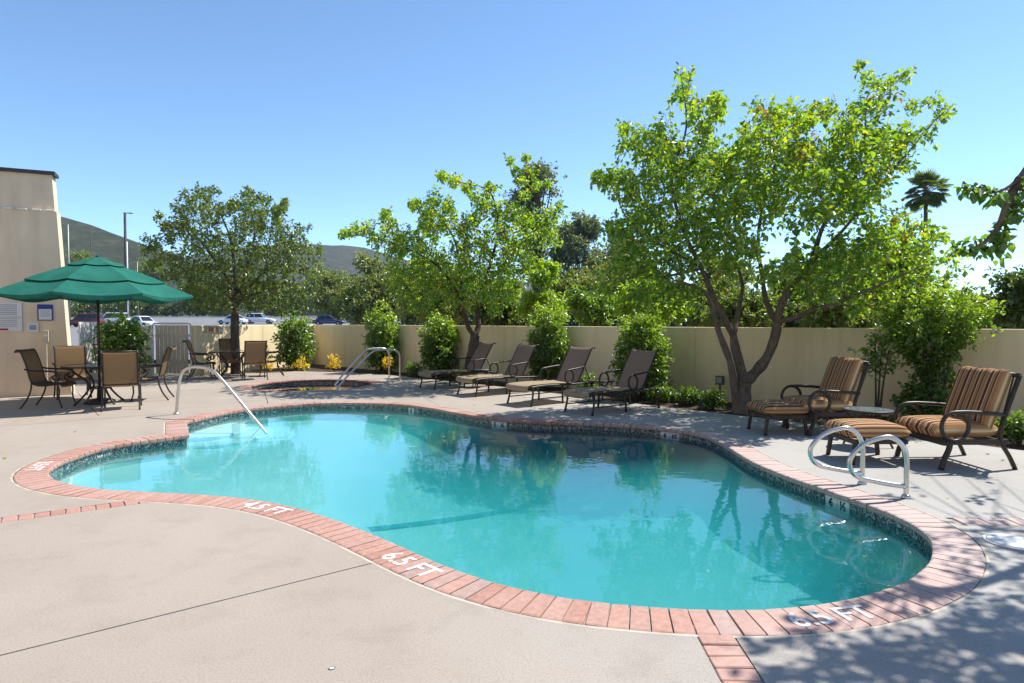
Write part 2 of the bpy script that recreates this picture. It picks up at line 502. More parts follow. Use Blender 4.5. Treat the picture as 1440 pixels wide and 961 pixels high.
# ================================================================== SETTING
# ------------------------------------------------------------------ pool outline on the deck plane
OUTPX = [(262.5, 593.3), (271.7, 590.8), (291.7, 585.8), (316.7, 580), (350, 575), (400, 570.6), (440, 567.6), (491, 566.6), (540, 567.6), (566.7, 569), (600, 573),
         (625, 577.5), (650, 582.2), (675, 586), (716.7, 590.6), (766.7, 593.6), (820, 595.2), (870, 597.5), (920, 601), (961.7, 606), (995, 613.5), (1022, 627.5), (1050, 645.5),
         (1083, 661), (1116.7, 673.5), (1158, 687.5), (1203.5, 704), (1239.6, 716.7), (1266.7, 728.5), (1288, 739), (1306.4, 751), (1314, 766), (1312.5, 780),
         (1304.6, 797), (1288, 811.5), (1261, 824), (1225, 836), (1180, 846.5), (1131.7, 853), (1081.7, 857), (1040, 858.8), (990, 858), (940, 855.5), (908, 853),
         (856.7, 849), (806.7, 843.5), (761.7, 836), (720, 826.5), (683, 816), (650, 806), (600, 785), (560, 767), (525, 751.5), (480, 734), (430, 717.5), (380, 706),
         (330, 699), (280, 695.5), (240, 693.3), (183, 690.8), (141.7, 688), (106.7, 683), (80, 676.5), (66, 667), (71, 659), (83, 650.8), (108, 641.2), (133, 632.5), (166.7, 624.5), (216.7, 618.2), (266, 611.7)]
def resample(pts, step):
    out = [pts[0]]
    acc = 0.0
    for a, b in zip(pts[:-1], pts[1:]):
        d = (b - a).length
        while acc + d >= step:
            a = a + (b - a) * ((step - acc) / d)
            out.append(a.copy())
            d = (b - a).length
            acc = 0.0
        acc += d
    if (out[-1] - pts[-1]).length > step * .4:
        out.append(pts[-1].copy())
    else:
        out[-1] = pts[-1].copy()
    return out
def smooth_chain(pts, it):
    for _ in range(it):
        q = [p.copy() for p in pts]
        for i in range(1, len(pts) - 1):
            q[i] = pts[i] * .5 + (pts[i - 1] + pts[i + 1]) * .25
        pts = q
    return pts
g2 = [G(*p).to_2d() for p in OUTPX]
g2 = [v.to_3d() for v in g2]
chain = smooth_chain(resample(cr(g2, 10), .025), 120)
chain = resample(chain, .025)
pA, pC = chain[-1], chain[0]
line = resample([pA + (pC - pA) * (k / 10) for k in range(11)], .025)
PIECES = [chain, line]
cen = sum(chain, Vector()) / len(chain)
def piece_normals(pts):
    ns = []
    for i in range(len(pts)):
        t = (pts[min(i + 1, len(pts) - 1)] - pts[max(i - 1, 0)]).normalized()
        ns.append(Vector((t.y, -t.x, 0)))
    return ns
area = sum(a.x * b.y - b.x * a.y for a, b in zip(chain + line, (chain + line)[1:] + chain[:1]))
SGN = 1.0 if area > 0 else -1.0                  # outward = right of travel when counter-clockwise
NORM = [[n * SGN for n in piece_normals(p)] for p in PIECES]
def offset(w_):
    """both pieces moved outward by w_, mitred at the two corners"""
    res = []
    def miter(P0, n1, n2):
        return P0 + (n1 + n2) * (w_ / (1 + n1.dot(n2)))
    MA = miter(pA, NORM[0][-1], NORM[1][0])
    MC = miter(pC, NORM[1][-1], NORM[0][0])
    for pi, pts in enumerate(PIECES):
        o = [p + n * w_ for p, n in zip(pts, NORM[pi])]
        for end, Mt in ((0, MC if pi == 0 else MA), (-1, MA if pi == 0 else MC)):
            nb = pts[1] if end == 0 else pts[-2]
            into = (nb - pts[end]).normalized()
            tt = (Mt - pts[end]).dot(into)
            o[end] = Mt.copy()
            if tt > 0:
                for i, p in enumerate(pts):
                    if (p - pts[end]).length < tt:
                        o[i] = Mt.copy()
        res.append(o)
    return res
def dedupe(pts, e=.004):
    out = []
    for p in pts:
        if not out or (p - out[-1]).length > e:
            out.append(p)
    if (out[0] - out[-1]).length < e: out.pop()
    return out
def ring(w_):
    a, b = offset(w_)
    return dedupe(a + b)
COPW, GRT, WATERZ = .29, .020, -.108
# ------------------------------------------------------------------ spa outline
SPA_C, SPA_R = Vector((-4.92, 15.75, 0)), 1.42
def circ(c, r, n=96):
    return [c + Vector((r * math.cos(2 * math.pi * k / n), r * math.sin(2 * math.pi * k / n), 0)) for k in range(n)]
# ------------------------------------------------------------------ walls (needed for the bed shape)
WALL_H = 1.44
def wall_at(x): return Vector((x, 16.59 - .97 * x, 0))
CORNER = wall_at(-7.39)
GATE_R, GATE_L = Vector((-9.22, 18.35, 0)), Vector((-10.28, 18.3, 0))
# planting bed edge, right to left
BED = [Vector((12.5, .8, 0)), G(1415, 631), G(1230, 607.5), G(1040, 584.5), G(920, 571), G(700, 543.5), G(545, 527.5), G(480, 523.5), G(415, 522.3), G(392, 524), Vector((-8.3, 19.0, 0)), Vector((-9.15, 18.2, 0))]
DECK = [Vector((-19, -5, 0)), Vector((12.5, -5, 0))] + BED + [Vector((-10.4, 18.15, 0)), Vector((-19, 17.6, 0))]

def tess(polys, z=0.0):
    flat = [v for p in polys for v in p]
    tris = tessellate_polygon([[Vector((v.x, v.y, 0)) for v in p] for p in polys])
    return [Vector((v.x, v.y, z)) for v in flat], [tuple(t) for t in tris]

# joints and brick bands across the deck: (start, end, half width)
def ext(a, b, k0=0, k1=0):
    d = (b - a).normalized()
    return a - d * k0, b + d * k1
JOINTS = [(*ext(G(0, 922), G(512, 795), 6, .05), .006), (*ext(G(0, 600), G(236, 581.5), 5, .2), .008), (*ext(G(128, 573), G(139, 585), 3.0, 0), .006),
          (G(372, 552), G(377, 568), .006), (*ext(G(590, 556), G(618, 571), .0, 0), .005), (G(225, 551), G(400, 545), .006), (*ext(G(1000, 590), G(930, 601), .3, 0), .005)]
BANDS = [(*ext(G(0, 732), G(206, 704), 4.5, .06), .085), (Vector((.945, 1.0, 0)), G(1004, 889) + Vector((0, .1, 0)), .095), (G(1340, 733.5), G(1440, 735.5) + Vector((5, -.15, 0)), .10)]
dv, df_ = tess([DECK, ring(COPW + GRT), circ(SPA_C, SPA_R + .30 + GRT)])
patio = mesh_obj('patio', [v - Vector((0, 0, .03)) for v in dv], df_, M['joint'])
tag(patio, 'pale concrete pool patio', None, None, 'structure')
bm = bmesh.new()
bv = [bm.verts.new(v) for v in dv]
for f in df_:
    try: bm.faces.new([bv[i] for i in f])
    except ValueError: pass
bmesh.ops.recalc_face_normals(bm, faces=bm.faces)
for a, b, hw in JOINTS + BANDS:
    t_ = (b - a).normalized(); n_ = Vector((-t_.y, t_.x, 0))
    near = lambda f: True
    for co, no in ((a + n_ * hw, n_), (a - n_ * hw, n_), (a, t_), (b, t_)):
        bmesh.ops.bisect_plane(bm, geom=list(bm.verts) + list(bm.edges) + list(bm.faces), plane_co=co, plane_no=no, dist=1e-5)
    L_ = (b - a).length
    kill = []
    for f in bm.faces:
        c = f.calc_center_median() - a
        if abs(c.dot(n_)) < hw and 0 < c.dot(t_) < L_: kill.append(f)
    bmesh.ops.delete(bm, geom=kill, context='FACES')
# connected slabs
bm.faces.index_update()
seen = set()
slabs = []
for f in bm.faces:
    if f.index in seen: continue
    st, comp = [f], []
    seen.add(f.index)
    while st:
        q = st.pop(); comp.append(q)
        for e in q.edges:
            for g in e.link_faces:
                if g.index not in seen:
                    seen.add(g.index); st.append(g)
    slabs.append(comp)
for comp in slabs:
    if sum(f.calc_area() for f in comp) < .002: continue
    ids, vs = {}, []
    fs = []
    for f in comp:
        for v in f.verts:
            if v not in ids:
                ids[v] = len(vs); vs.append(v.co.copy())
        idx = [ids[v] for v in f.verts]
        fs.append(idx if f.normal.z > 0 else idx[::-1])
    n0 = len(vs)
    vs2 = vs + [v - Vector((0, 0, .025)) for v in vs]
    cnt = {}
    for f in fs:
        for i in range(len(f)):
            cnt[(f[i], f[(i + 1) % len(f)])] = 1
    side = [(j, i, i + n0, j + n0) for (i, j) in cnt if (j, i) not in cnt]
    mesh_obj('slab', vs2, fs + side, M['deck'], patio)
bm.free()
# brick bands: each brick a piece of the patio
def brick_mesh(name, L_, W_, H_):
    m_ = MB().rbox((0, 0, 0), (L_, W_, H_), .005, 1)
    me = bpy.data.meshes.new(name)
    me.from_pydata([tuple(v) for v in m_.v], [], m_.f); me.materials.append(M['brick']); me.update()
    return me
for a, b, hw in BANDS:
    t_ = (b - a).normalized()
    me = brick_mesh('band_brick', .0945, hw * 2 - .012, .05)
    k = int((b - a).length / .103)
    for i in range(k):
        c = b - t_ * (.103 * (i + .5) + .02)
        if c.y < 1.2 or abs(c.x) > 8: continue
        o = bpy.data.objects.new('brick', me)
        o.location = (c.x, c.y, -.022 - random.random() * .004)
        o.rotation_euler = (random.gauss(0, .008), random.gauss(0, .008), math.atan2(t_.y, t_.x) + random.gauss(0, .012))
        link(o, patio)
    mm = MB()
    n_ = Vector((-t_.y, t_.x, 0))
    mm.add([a + n_ * hw + Vector((0, 0, -.010)), a - n_ * hw + Vector((0, 0, -.010)), b - n_ * hw + Vector((0, 0, -.010)), b + n_ * hw + Vector((0, 0, -.010))], [(0, 1, 2, 3)])
    mm.build('mortar_bed', M['mortar'], patio)

# ------------------------------------------------------------------ swimming pool
pool = empty('swimming_pool', (0, 0, 0), 0, 'free-form swimming pool with pink brick coping and turquoise water', 'swimming pool')
def ring_strip(r0, r1, z0, z1, name, mat, parent):
    """strip between two matched offset rings"""
    a = r0[0] + r0[1]; b = r1[0] + r1[1]
    n = len(a)
    vs = [Vector((p.x, p.y, z0)) for p in a] + [Vector((p.x, p.y, z1)) for p in b]
    fs = [(i, (i + 1) % n, n + (i + 1) % n, n + i) for i in range(n)]
    return mesh_obj(name, vs, fs, mat, parent)
ring_strip(offset(.02), offset(COPW + .002), -.008, -.008, 'mortar_bed', M['mortar'], pool)
ring_strip(offset(COPW + .001), offset(COPW + GRT + .001), .001, .0005, 'grout_line', M['grout'], pool)
# coping bricks
def coping(pieces_in, pieces_out, parent, pitch, joint, wtot):
    n_made = 0
    for pts, outs in zip(pieces_in, pieces_out):
        s = [0.0]
        for a, b in zip(pts[:-1], pts[1:]): s.append(s[-1] + (b - a).length)
        s = np.array(s)
        I = np.array([[p.x, p.y] for p in pts]); O = np.array([[p.x, p.y] for p in outs])
        def at(arr, u): return Vector((np.interp(u, s, arr[:, 0]), np.interp(u, s, arr[:, 1]), 0))
        nb = max(1, round(s[-1] / pitch)); pt = s[-1] / nb
        for k in range(nb):
            jz = .004 + random.uniform(-.0014, .0012); tl = random.uniform(-.0007, .0007)
            rows = []
            for u in (k * pt + joint / 2, (k + 1) * pt - joint / 2):
                i_, o_ = at(I, u), at(O, u)
                d = o_ - i_
                row = []
                for q, z in ((.045, -.056), (.0, -.042), (-.004, -.024), (.004, -.006), (.05, .0), (.94, .0), (.985, -.004), (.985, -.05)):
                    row.append(i_ + d * q + Vector((0, 0, z + jz + (tl if u > k * pt + pt / 2 else -tl))))
                rows.append(row)
            # pull outer ends together a little so the joints read
            n8 = 8
            vs = [v + Vector((random.gauss(0, .0016), random.gauss(0, .0016), random.uniform(-.0003, .0003))) for v in rows[0] + rows[1]]
            fs = [(j, j + 1, n8 + j + 1, n8 + j) for j in range(n8 - 1)] + [tuple(range(n8 - 1, -1, -1)), tuple(range(n8, 2 * n8))]
            o = mesh_obj('coping_brick', vs, fs, M['brick'], parent)
            n_made += 1
    return n_made
nb_ = coping(PIECES, offset(COPW), pool, .1015, .009, COPW)
print('coping bricks', nb_)
# shell: wall under the coping, floor with a slope to the deep part (depths as they appear through the water)
def depth(x, y):
    k = min(1, max(0, (x + 3.0) / 3.4)); k = k * k * (3 - 2 * k)
    return -(.35 + .40 * k)
sr = ring(.045)
n = len(sr)
vs, fs = [], []
lv = (-.02, -.20, -.30, None)
for li, z in enumerate(lv):
    for p in sr:
        zz = depth(p.x, p.y) + .05 if z is None else z
        vs.append(Vector((p.x, p.y, zz)))
for li in range(len(lv) - 1):
    for i in range(n):
        j = (i + 1) % n
        fs.append((li * n + i, li * n + j, (li + 1) * n + j, (li + 1) * n + i))
xs = [p.x for p in sr]; ys = [p.y for p in sr]
def inside(x, y, poly):
    c = False
    j = len(poly) - 1
    for i in range(len(poly)):
        a, b = poly[i], poly[j]
        if (a.y > y) != (b.y > y) and x < (b.x - a.x) * (y - a.y) / (b.y - a.y) + a.x: c = not c
        j = i
    return c
sub = sr[::4]
pts2 = [Vector((p.x, p.y)) for p in sr]
gx = min(xs) + .15
inner_pts = []
inset = ring(-.18)[::3]
while gx < max(xs):
    gy = min(ys) + .15
    while gy < max(ys):
        if inside(gx, gy, inset): inner_pts.append(Vector((gx, gy)))
        gy += .3
    gx += .3
res = delaunay_2d_cdt(pts2 + inner_pts, [(i, (i + 1) % n) for i in range(n)], [list(range(n))], 1, 1e-5)
b0 = len(vs)
edge_set = {(round(p.x, 4), round(p.y, 4)) for p in pts2}
vs += [Vector((v.x, v.y, depth(v.x, v.y) + (.05 if (round(v.x, 4), round(v.y, 4)) in edge_set else 0))) for v in res[0]]
fs += [tuple(b0 + i for i in f) for f in res[2]]
mesh_obj('shell', vs, fs, M['plaster'], pool)
# entry steps in the corner by the handrail
S0 = G(300, 592)
S0 = Vector((-5.05, 10.35, 0))
for r_, z_, zb in ((.75, -.20, -.28), (1.10, -.27, -.34), (1.46, -.34, -.60)):
    prof = [(r_, zb), (r_, z_ - .02), (r_ - .02, z_), (.001, z_)]
    MB().lathe(prof, S0, 48, False).build('step', M['stepplaster'], pool)
# dark tile line across the floor break
a_, b_ = G(520, 741, -.5), G(905, 643, -.5)
t_ = (b_ - a_).normalized(); n_ = Vector((-t_.y, t_.x, 0))
rows = []
for k in range(41):
    q = a_ + (b_ - a_) * (k / 40) - t_ * .0
    z = depth(q.x, q.y) + .008
    rows.append([Vector((q.x - n_.x * .07, q.y - n_.y * .07, z)), Vector((q.x + n_.x * .07, q.y + n_.y * .07, z))])
MB().grid(rows).build('floor_line', M['bluetile'], pool)
# wall steps under the grab rails
for k, zz in enumerate((-.24, -.32, -.40)):
    MB().rbox((2.98 - .02 * k, 5.72, zz), (.14, .46, .02), .008, 1).build('wall_step', M['stepplaster'], pool)
# waterline tiles, six inch squares, one object each
tm = MB().rbox((0, 0, 0), (.1475, .010, .150), .003, 1)
tile_me = bpy.data.meshes.new('waterline_tile'); tile_me.from_pydata([tuple(v) for v in tm.v], [], tm.f); tile_me.materials.append(M['tile'])
wt_me = tile_me.copy(); wt_me.materials.clear(); wt_me.materials.append(M['whitetile'])
TILES = []
def lay_tiles(pts, parent, pitch=.151, z=-.128, every=1):
    s = [0.0]
    for a, b in zip(pts[:-1], pts[1:]): s.append(s[-1] + (b - a).length)
    s = np.array(s); X = np.array([p.x for p in pts]); Y = np.array([p.y for p in pts])
    nb = round(s[-1] / pitch); pt = s[-1] / nb
    for k in range(nb):
        p0 = Vector((np.interp(k * pt, s, X), np.interp(k * pt, s, Y), 0)); p1 = Vector((np.interp((k + 1) * pt, s, X), np.interp((k + 1) * pt, s, Y), 0))
        c = (p0 + p1) / 2; d = (p1 - p0).normalized()
        o = bpy.data.objects.new('waterline_tile', tile_me)
        o.location = (c.x, c.y, z); o.rotation_euler = (0, 0, math.atan2(d.y, d.x))
        link(o, parent)
        TILES.append((o, c, d))
to = offset(.034)
for q in to: lay_tiles(dedupe(q), pool)
# raised text helper
def text_mesh(name, body, size, origin, xdir, ydir, mat, parent, bold=.0, extrude=.0008, xscale=1.0):
    cu = bpy.data.curves.new(name, 'FONT')
    cu.body = body; cu.size = size; cu.align_x = 'CENTER'; cu.align_y = 'CENTER'; cu.offset = bold; cu.extrude = extrude; cu.resolution_u = 3
    to_ = bpy.data.objects.new(name, cu)
    COL.objects.link(to_)
    dg = bpy.context.evaluated_depsgraph_get()
    me = bpy.data.meshes.new_from_object(to_.evaluated_get(dg))
    bpy.data.objects.remove(to_)
    x_, y_ = Vector(xdir).normalized(), Vector(ydir).normalized(); z_ = x_.cross(y_)
    m4 = Matrix((( x_.x * xscale, y_.x, z_.x, origin[0]), (x_.y * xscale, y_.y, z_.y, origin[1]), (x_.z * xscale, y_.z, z_.z, origin[2]), (0, 0, 0, 1)))
    me.transform(m4)
    me.materials.clear(); me.materials.append(mat)
    o = bpy.data.objects.new(name, me)
    return link(o, parent)
# painted depths on the coping
def coping_text(body, px, py, size):
    g = G(px, py)
    best = min(range(len(chain)), key=lambda i: (chain[i] + NORM[0][i] * COPW * .5 - g).length)
    i0, i1 = max(0, best - 8), min(len(chain) - 1, best + 8)
    tx = (chain[i1] - chain[i0]).normalized(); up = -NORM[0][best]
    if tx.cross(up).z < 0: tx = -tx
    c = chain[best] + NORM[0][best] * COPW * .53 + Vector((0, 0, .0068))
    text_mesh('depth_marking', body, size, c, tx, up, M['whitepaint'], pool, bold=.003, extrude=.0001, xscale=.92)
for body, px, py, sz in (('4.5 FT', 377, 715, .21), ('6.5 FT', 583, 793, .21), ('6.5 FT', 1170, 868, .21), ('3.5 FT', 46, 657, .20)):
    coping_text(body, px, py, sz)
# depth tiles on the waterline
for px, py, chars in ((1178, 706, ('6', '\u00bd')), (695, 597.5, ('5', '\u00bd')), (936, 612, ('6', 'FT')), (588, 577, ('5',))):
    g = G(px, py, -.1)
    o_, c_, d_ = min(TILES, key=lambda q: (q[1] - g).length)
    i = TILES.index((o_, c_, d_))
    for k, ch in enumerate(chars):
        for sgn in (1,):
            # characters run left to right as seen from the water
            inn = (cen - c_); inn.z = 0
            xd = Vector((d_.x, d_.y, 0))
            nrm = xd.cross(Vector((0, 0, 1)))
            flip = 1 if nrm.dot(inn) > 0 else -1
            tt = TILES[i + flip * k]
            tt[0].data = wt_me; tt[0].name = 'marker_tile'
            xd2 = Vector((tt[2].x, tt[2].y, 0)) * flip
            nn = xd2.cross(Vector((0, 0, 1)))
            cc = tt[1] + nn * .0062 + Vector((0, 0, -.112))
            text_mesh('depth_number', ch, .105 if len(ch) == 1 else .08, cc, xd2, (0, 0, 1), M['blackpaint'], pool, bold=.004)
# water body: closed, its sides hidden inside the shell wall
wr = ring(.075)
wv, wf = tess([wr], WATERZ)
nv = len(wv)
allv = wv + [Vector((v.x, v.y, -1.35)) for v in wv]
nf = []
for f in wf:
    a, b, c = (wv[i] for i in f)
    up = (b - a).cross(c - a).z > 0
    f2 = f if up else f[::-1]
    nf.append(f2); nf.append(tuple(i + nv for i in f2[::-1]))
k_ = len(wr)
ar = sum(a.x * b.y - b.x * a.y for a, b in zip(wr, wr[1:] + wr[:1]))
for i in range(k_):
    j = (i + 1) % k_
    q = (i, j, j + nv, i + nv)
    nf.append(q[::-1] if ar > 0 else q)
water = mesh_obj('pool_water', allv, nf, M['water'])
tag(water, 'clear turquoise water in the swimming pool', None, None, 'structure')

# ------------------------------------------------------------------ spa
spa = empty('spa', SPA_C, 0, 'small round spa with brick rim behind the pool', 'spa')
def shift(pts): return [p - SPA_C for p in pts]
sc_in = circ(Vector(), SPA_R, 96); sc_in.append(sc_in[0].copy())
sc_out = circ(Vector(), SPA_R + .29, 96); sc_out.append(sc_out[0].copy())
coping([sc_in], [sc_out], spa, .1015, .009, .29)
def disc_ring(r0, r1, z0, z1, name, mat, n=96):
    a = circ(Vector((0, 0, z0)), r0, n); b = circ(Vector((0, 0, z1)), r1, n)
    mesh_obj(name, a + b, [(i, (i + 1) % n, n + (i + 1) % n, n + i) for i in range(n)], mat, spa)
disc_ring(SPA_R + .02, SPA_R + .292, -.008, -.008, 'mortar_bed', M['mortar'])
disc_ring(SPA_R + .291, SPA_R + .29 + GRT + .001, .001, .0005, 'grout_line', M['grout'])
MB().lathe([(.001, -.75), (SPA_R - .5, -.75), (SPA_R - .5, -.42), (SPA_R + .045, -.42), (SPA_R + .045, -.02)], (0, 0, 0), 64, False).build('shell', M['plaster'], spa)
ct = circ(Vector(), SPA_R + .034, 96); ct.append(ct[0].copy())
lay_tiles(ct, spa)
sw = MB().lathe([(.001, WATERZ), (SPA_R + .06, WATERZ), (SPA_R + .06, -.9), (.001, -.9)], SPA_C, 64, False).build('spa_water', M['water'])
tag(sw, 'clear water in the round spa', None, None, 'structure')

# ------------------------------------------------------------------ planting bed
wall_in = [wall_at(12.5), wall_at(8), wall_at(4), wall_at(0), wall_at(-4), CORNER, Vector((-9.2, 18.5, 0))]
bp = BED + wall_in[::-1]
bvv, bff = tess([bp], -.012)
# finer soil surface with gentle heaps
bm = bmesh.new()
vv = [bm.verts.new(v) for v in bvv]
for f in bff:
    try: bm.faces.new([vv[i] for i in f])
    except ValueError: pass
bmesh.ops.subdivide_edges(bm, edges=bm.edges, cuts=7, use_grid_fill=True)
for v in bm.verts:
    v.co.z = -.035 + .05 * abs(noise.noise(v.co * 1.7)) + .02 * noise.noise(v.co * 6)
soil = bm_obj('planting_bed', bm, M['soil'], None, True)
tag(soil, 'dark mulched planting bed along the wall', None, None, 'structure')

# ------------------------------------------------------------------ perimeter wall in panels
def wall_run(root, a, b, npan, h=WALL_H, th=.18, hvar=0.0):
    d = (b - a); L_ = d.length; t_ = d.normalized(); rz = math.atan2(t_.y, t_.x)
    for k in range(npan):
        c = a + d * ((k + .5) / npan)
        o = MB().rbox((0, 0, 0), (L_ / npan - .012, th, h + .12), .012, 2).build('panel', M['wall'], root)
        o.location = (c.x, c.y, h / 2 - .06); o.rotation_euler = (0, 0, rz)
    mm = MB().box((0, 0, 0), (L_, th - .03, h - .02 + .1))
    o = mm.build('core', M['wall'], root); c = a + d * .5
    o.location = (c.x, c.y, h / 2 - .07); o.rotation_euler = (0, 0, rz)
wl = empty('perimeter_wall', (0, 0, 0), 0, 'long low beige stucco wall running behind the lounge chairs and trees', 'wall')
back = Vector((.697, .717, 0)) * .09
pan = [-7.39, -4.6, -1.9, .95, 3.72, 6.55, 9.4, 12.5]
for x0, x1 in zip(pan[:-1], pan[1:]):
    a, b = wall_at(x0) + back, wall_at(x1) + back
    d = b - a; c = (a + b) / 2
    o = MB().rbox((0, 0, 0), (d.length - .009, .18, WALL_H + .1), .012, 2).build('panel', M['wall'], wl)
    o.location = (c.x, c.y, WALL_H / 2 - .05); o.rotation_euler = (0, 0, math.atan2(d.y, d.x))
a, b = wall_at(-7.3) + back, wall_at(12.4) + back
o = MB().box((0, 0, 0), ((b - a).length, .15, WALL_H)).build('core', M['wall'], wl)
o.location = ((a.x + b.x) / 2, (a.y + b.y) / 2, WALL_H / 2 - .03); o.rotation_euler = (0, 0, math.atan2(b.y - a.y, b.x - a.x))
w2 = empty('gate_wall', (0, 0, 0), 0, 'short beige stucco wall beside the tan gate', 'wall')
wall_run(w2, Vector((-9.18, 18.42, 0)), CORNER + Vector((-.05, .12, 0)), 2)
w3 = empty('side_wall', (0, 0, 0), 0, 'stretch of beige stucco wall between building and gate, behind shrub', 'wall')
wall_run(w3, Vector((-12.1, 18.0, 0)), Vector((-10.34, 18.4, 0)), 1)

# ------------------------------------------------------------------ land outside the wall
SITE = [Vector((-19, -5, 0)), Vector((12.5, -5, 0)), wall_at(12.5) + back * 1.2, CORNER + back, Vector((-9.2, 18.5, 0)), Vector((-10.4, 18.3, 0)), Vector((-19, 17.6, 0))]
def lot_h(y):
    return float(np.interp(y, [15, 25, 75, 100, 205, 260, 500], [-.02, .1, .72, 1.15, 2.95, 3.6, 6.0]))
gv, gf = tess([[Vector((-3000, -600, 0)), Vector((3000, -600, 0)), Vector((3000, 5000, 0)), Vector((-3000, 5000, 0))], SITE], -.06)
ground = mesh_obj('ground', gv, gf, M['dirt'])
tag(ground, 'dry open ground beyond the wall', None, None, 'structure')
rows = []
for y in (24.5, 30, 40, 50, 60, 75, 90, 100, 120, 140, 160, 180, 205):
    rows.append([Vector((x, y, lot_h(y))) for x in np.linspace(-190, 160, 30)])
lot = MB().grid(rows).build('parking_lot', M['asphalt'])
tag(lot, 'pale sloping asphalt parking lot', None, None, 'structure')
rows = []
for y in (205, 230, 260, 330, 420, 500, 700):
    rows.append([Vector((x, y, lot_h(y) + .15)) for x in np.linspace(-420, 400, 30)])
hs = MB().grid(rows).build('field', M['dirt'])
tag(hs, 'rising ground beyond the parking lot', None, None, 'structure')
k = MB()
k.box((-15, 204.6, lot_h(204.6) + .12), (350, .5, .5))
kk = k.build('kerb', M['kerb']); tag(kk, 'pale kerb at the far side of the parking lot', None, None, 'structure')

# ------------------------------------------------------------------ hills
def hill(name, label, ridge, Y, fore, back_, seed):
    """ridge: photo pixels of the skyline, at distance Y; slopes run down to the front and the back"""
    xs_ = np.linspace(ridge[0][0], ridge[-1][0], 110)
    ys_ = np.interp(xs_, [p[0] for p in ridge], [p[1] for p in ridge])
    rows = []
    for j in range(34):
        u = j / 33
        row = []
        for px, py in zip(xs_, ys_):
            top = P(px, py, Y)
            if u < .7:
                q = u / .7
                yy = Y - fore * (1 - q); hh = top.z * q ** 1.45
            else:
                q = (u - .7) / .3
                yy = Y + back_ * q; hh = top.z * math.cos(q * math.pi / 2)
            nz = noise.fractal(Vector((top.x * .006 + seed, yy * .006, seed)), 1.0, 2.0, 5)
            nz2 = noise.noise(Vector((top.x * .05, yy * .05, seed)))
            hh = hh + nz * top.z * .05 * (1 if u < .6 else .3) + nz2 * Y * .0016
            row.append(Vector((top.x * (1 if u < .7 else 1 + .2 * (u - .7)), yy, max(-5, hh))))
        rows.append(row)
    o = MB().grid(rows).build(name, M['hill'], None, True)
    return tag(o, label, None, None, 'structure')
hill('hill', 'dark brush-covered hillside rising at the left', [(-700, 262), (-300, 276), (0, 292), (85, 303), (110, 310), (145, 325), (175, 336), (215, 349), (260, 366), (310, 385), (380, 408), (450, 432)], 900, 520, 500, 3.1)
hill('hill', 'distant blue-grey hill behind the trees', [(150, 385), (260, 362), (330, 350), (400, 344), (440, 343), (480, 345), (515, 349), (545, 358), (600, 372), (700, 392), (820, 405), (1000, 415), (1250, 420), (1500, 428), (1800, 440)], 2100, 900, 900, 8.7)
# ================================================================== OBJECTS
# ------------------------------------------------------------------ building at the left
BC = G(101, 555)                                   # front right corner at the ground
ux = Vector((.90, .43, 0)).normalized()            # along the front, to the right
uy = Vector((-ux.y, ux.x, 0))                      # into the building
bld = empty('stucco_building', BC, math.atan2(ux.y, ux.x), 'tan stucco building end with sloping corner and notices on it', 'building')
BH, BAT, BL, BD = 4.62, .24, 3.6, .40
def batter(z): return -BAT * (z / BH)
def block(z0, z1, o0, o1, name, mat):
    vs = []
    for z, of in ((z0, o0), (z1, o1)):
        k = batter(z)
        vs += [Vector((-BL, -of, z)), Vector((k + of, -of, z)), Vector((k + of, BD, z)), Vector((-BL, BD, z))]
    return mesh_obj(name, vs, [(3, 2, 1, 0), (4, 5, 6, 7), (0, 1, 5, 4), (1, 2, 6, 5), (2, 3, 7, 6), (3, 0, 4, 7)], mat, bld)
block(-.1, 3.86, 0, 0, 'lower_wall', M['building'])
block(3.86, BH, -.035, -.035, 'upper_wall', M['building'])
block(BH, BH + .07, .03, .03, 'parapet_cap', M['cap'])
for i in range(11):                                # white pieces put in as painted dashes of sunlight along the ledge
    o = MB().rbox((-.30 - i * .24, -.02, 3.87), (.15, .05, .032), .006, 1).build('sun_dash', M['whitemetal'], bld)
# unseen wings added for warm bounce light, along the pool's left and near sides
inv = bld.matrix_basis.inverted()
def wing(name, x0, y0, x1, y1, h):
    c = [Vector((x0, y0, 0)), Vector((x1, y0, 0)), Vector((x1, y1, 0)), Vector((x0, y1, 0))]
    vs = [inv @ (q + Vector((0, 0, z))) for z in (-.1, h) for q in c]
    return mesh_obj(name, vs, [(3, 2, 1, 0), (4, 5, 6, 7), (0, 1, 5, 4), (1, 2, 6, 5), (2, 3, 7, 6), (3, 0, 4, 7)], M['building'], bld)
wing('side_bounce_wing', -20.5, -14.0, -13.9, 12.2, 6.4)
wing('rear_bounce_wing', -13.88, -14.0, 15.0, -8.4, 6.4)
def opening(c, nrm, w_, h_):  # windows dressing the added bounce wings
    c = Vector(c); nrm = Vector(nrm); t_ = Vector((-nrm.y, nrm.x, 0))
    def slab_(ww, hh, d0, d1, nm, mat):
        q = [c + t_ * a * ww / 2 + Vector((0, 0, b * hh / 2)) + nrm * d for d in (d0, d1) for a, b in ((-1, -1), (1, -1), (1, 1), (-1, 1))]
        return mesh_obj(nm, [inv @ v for v in q], [(0, 1, 2, 3), (7, 6, 5, 4), (0, 4, 5, 1), (1, 5, 6, 2), (2, 6, 7, 3), (3, 7, 4, 0)], mat, bld)
    slab_(w_ + .14, h_ + .14, -.02, .03, 'window_frame', M['whitemetal'])
    slab_(w_, h_, .005, .036, 'window_pane', M['carglass'])
for fz_ in (1.45, 4.5):
    for k in range(6): opening((-13.9, -6.2 + k * 3.3, fz_), (1, 0, 0), 1.3, 1.3)
    for k in range(8): opening((-11.5 + k * 3.4, -8.4, fz_), (0, 1, 0), 1.3, 1.3)
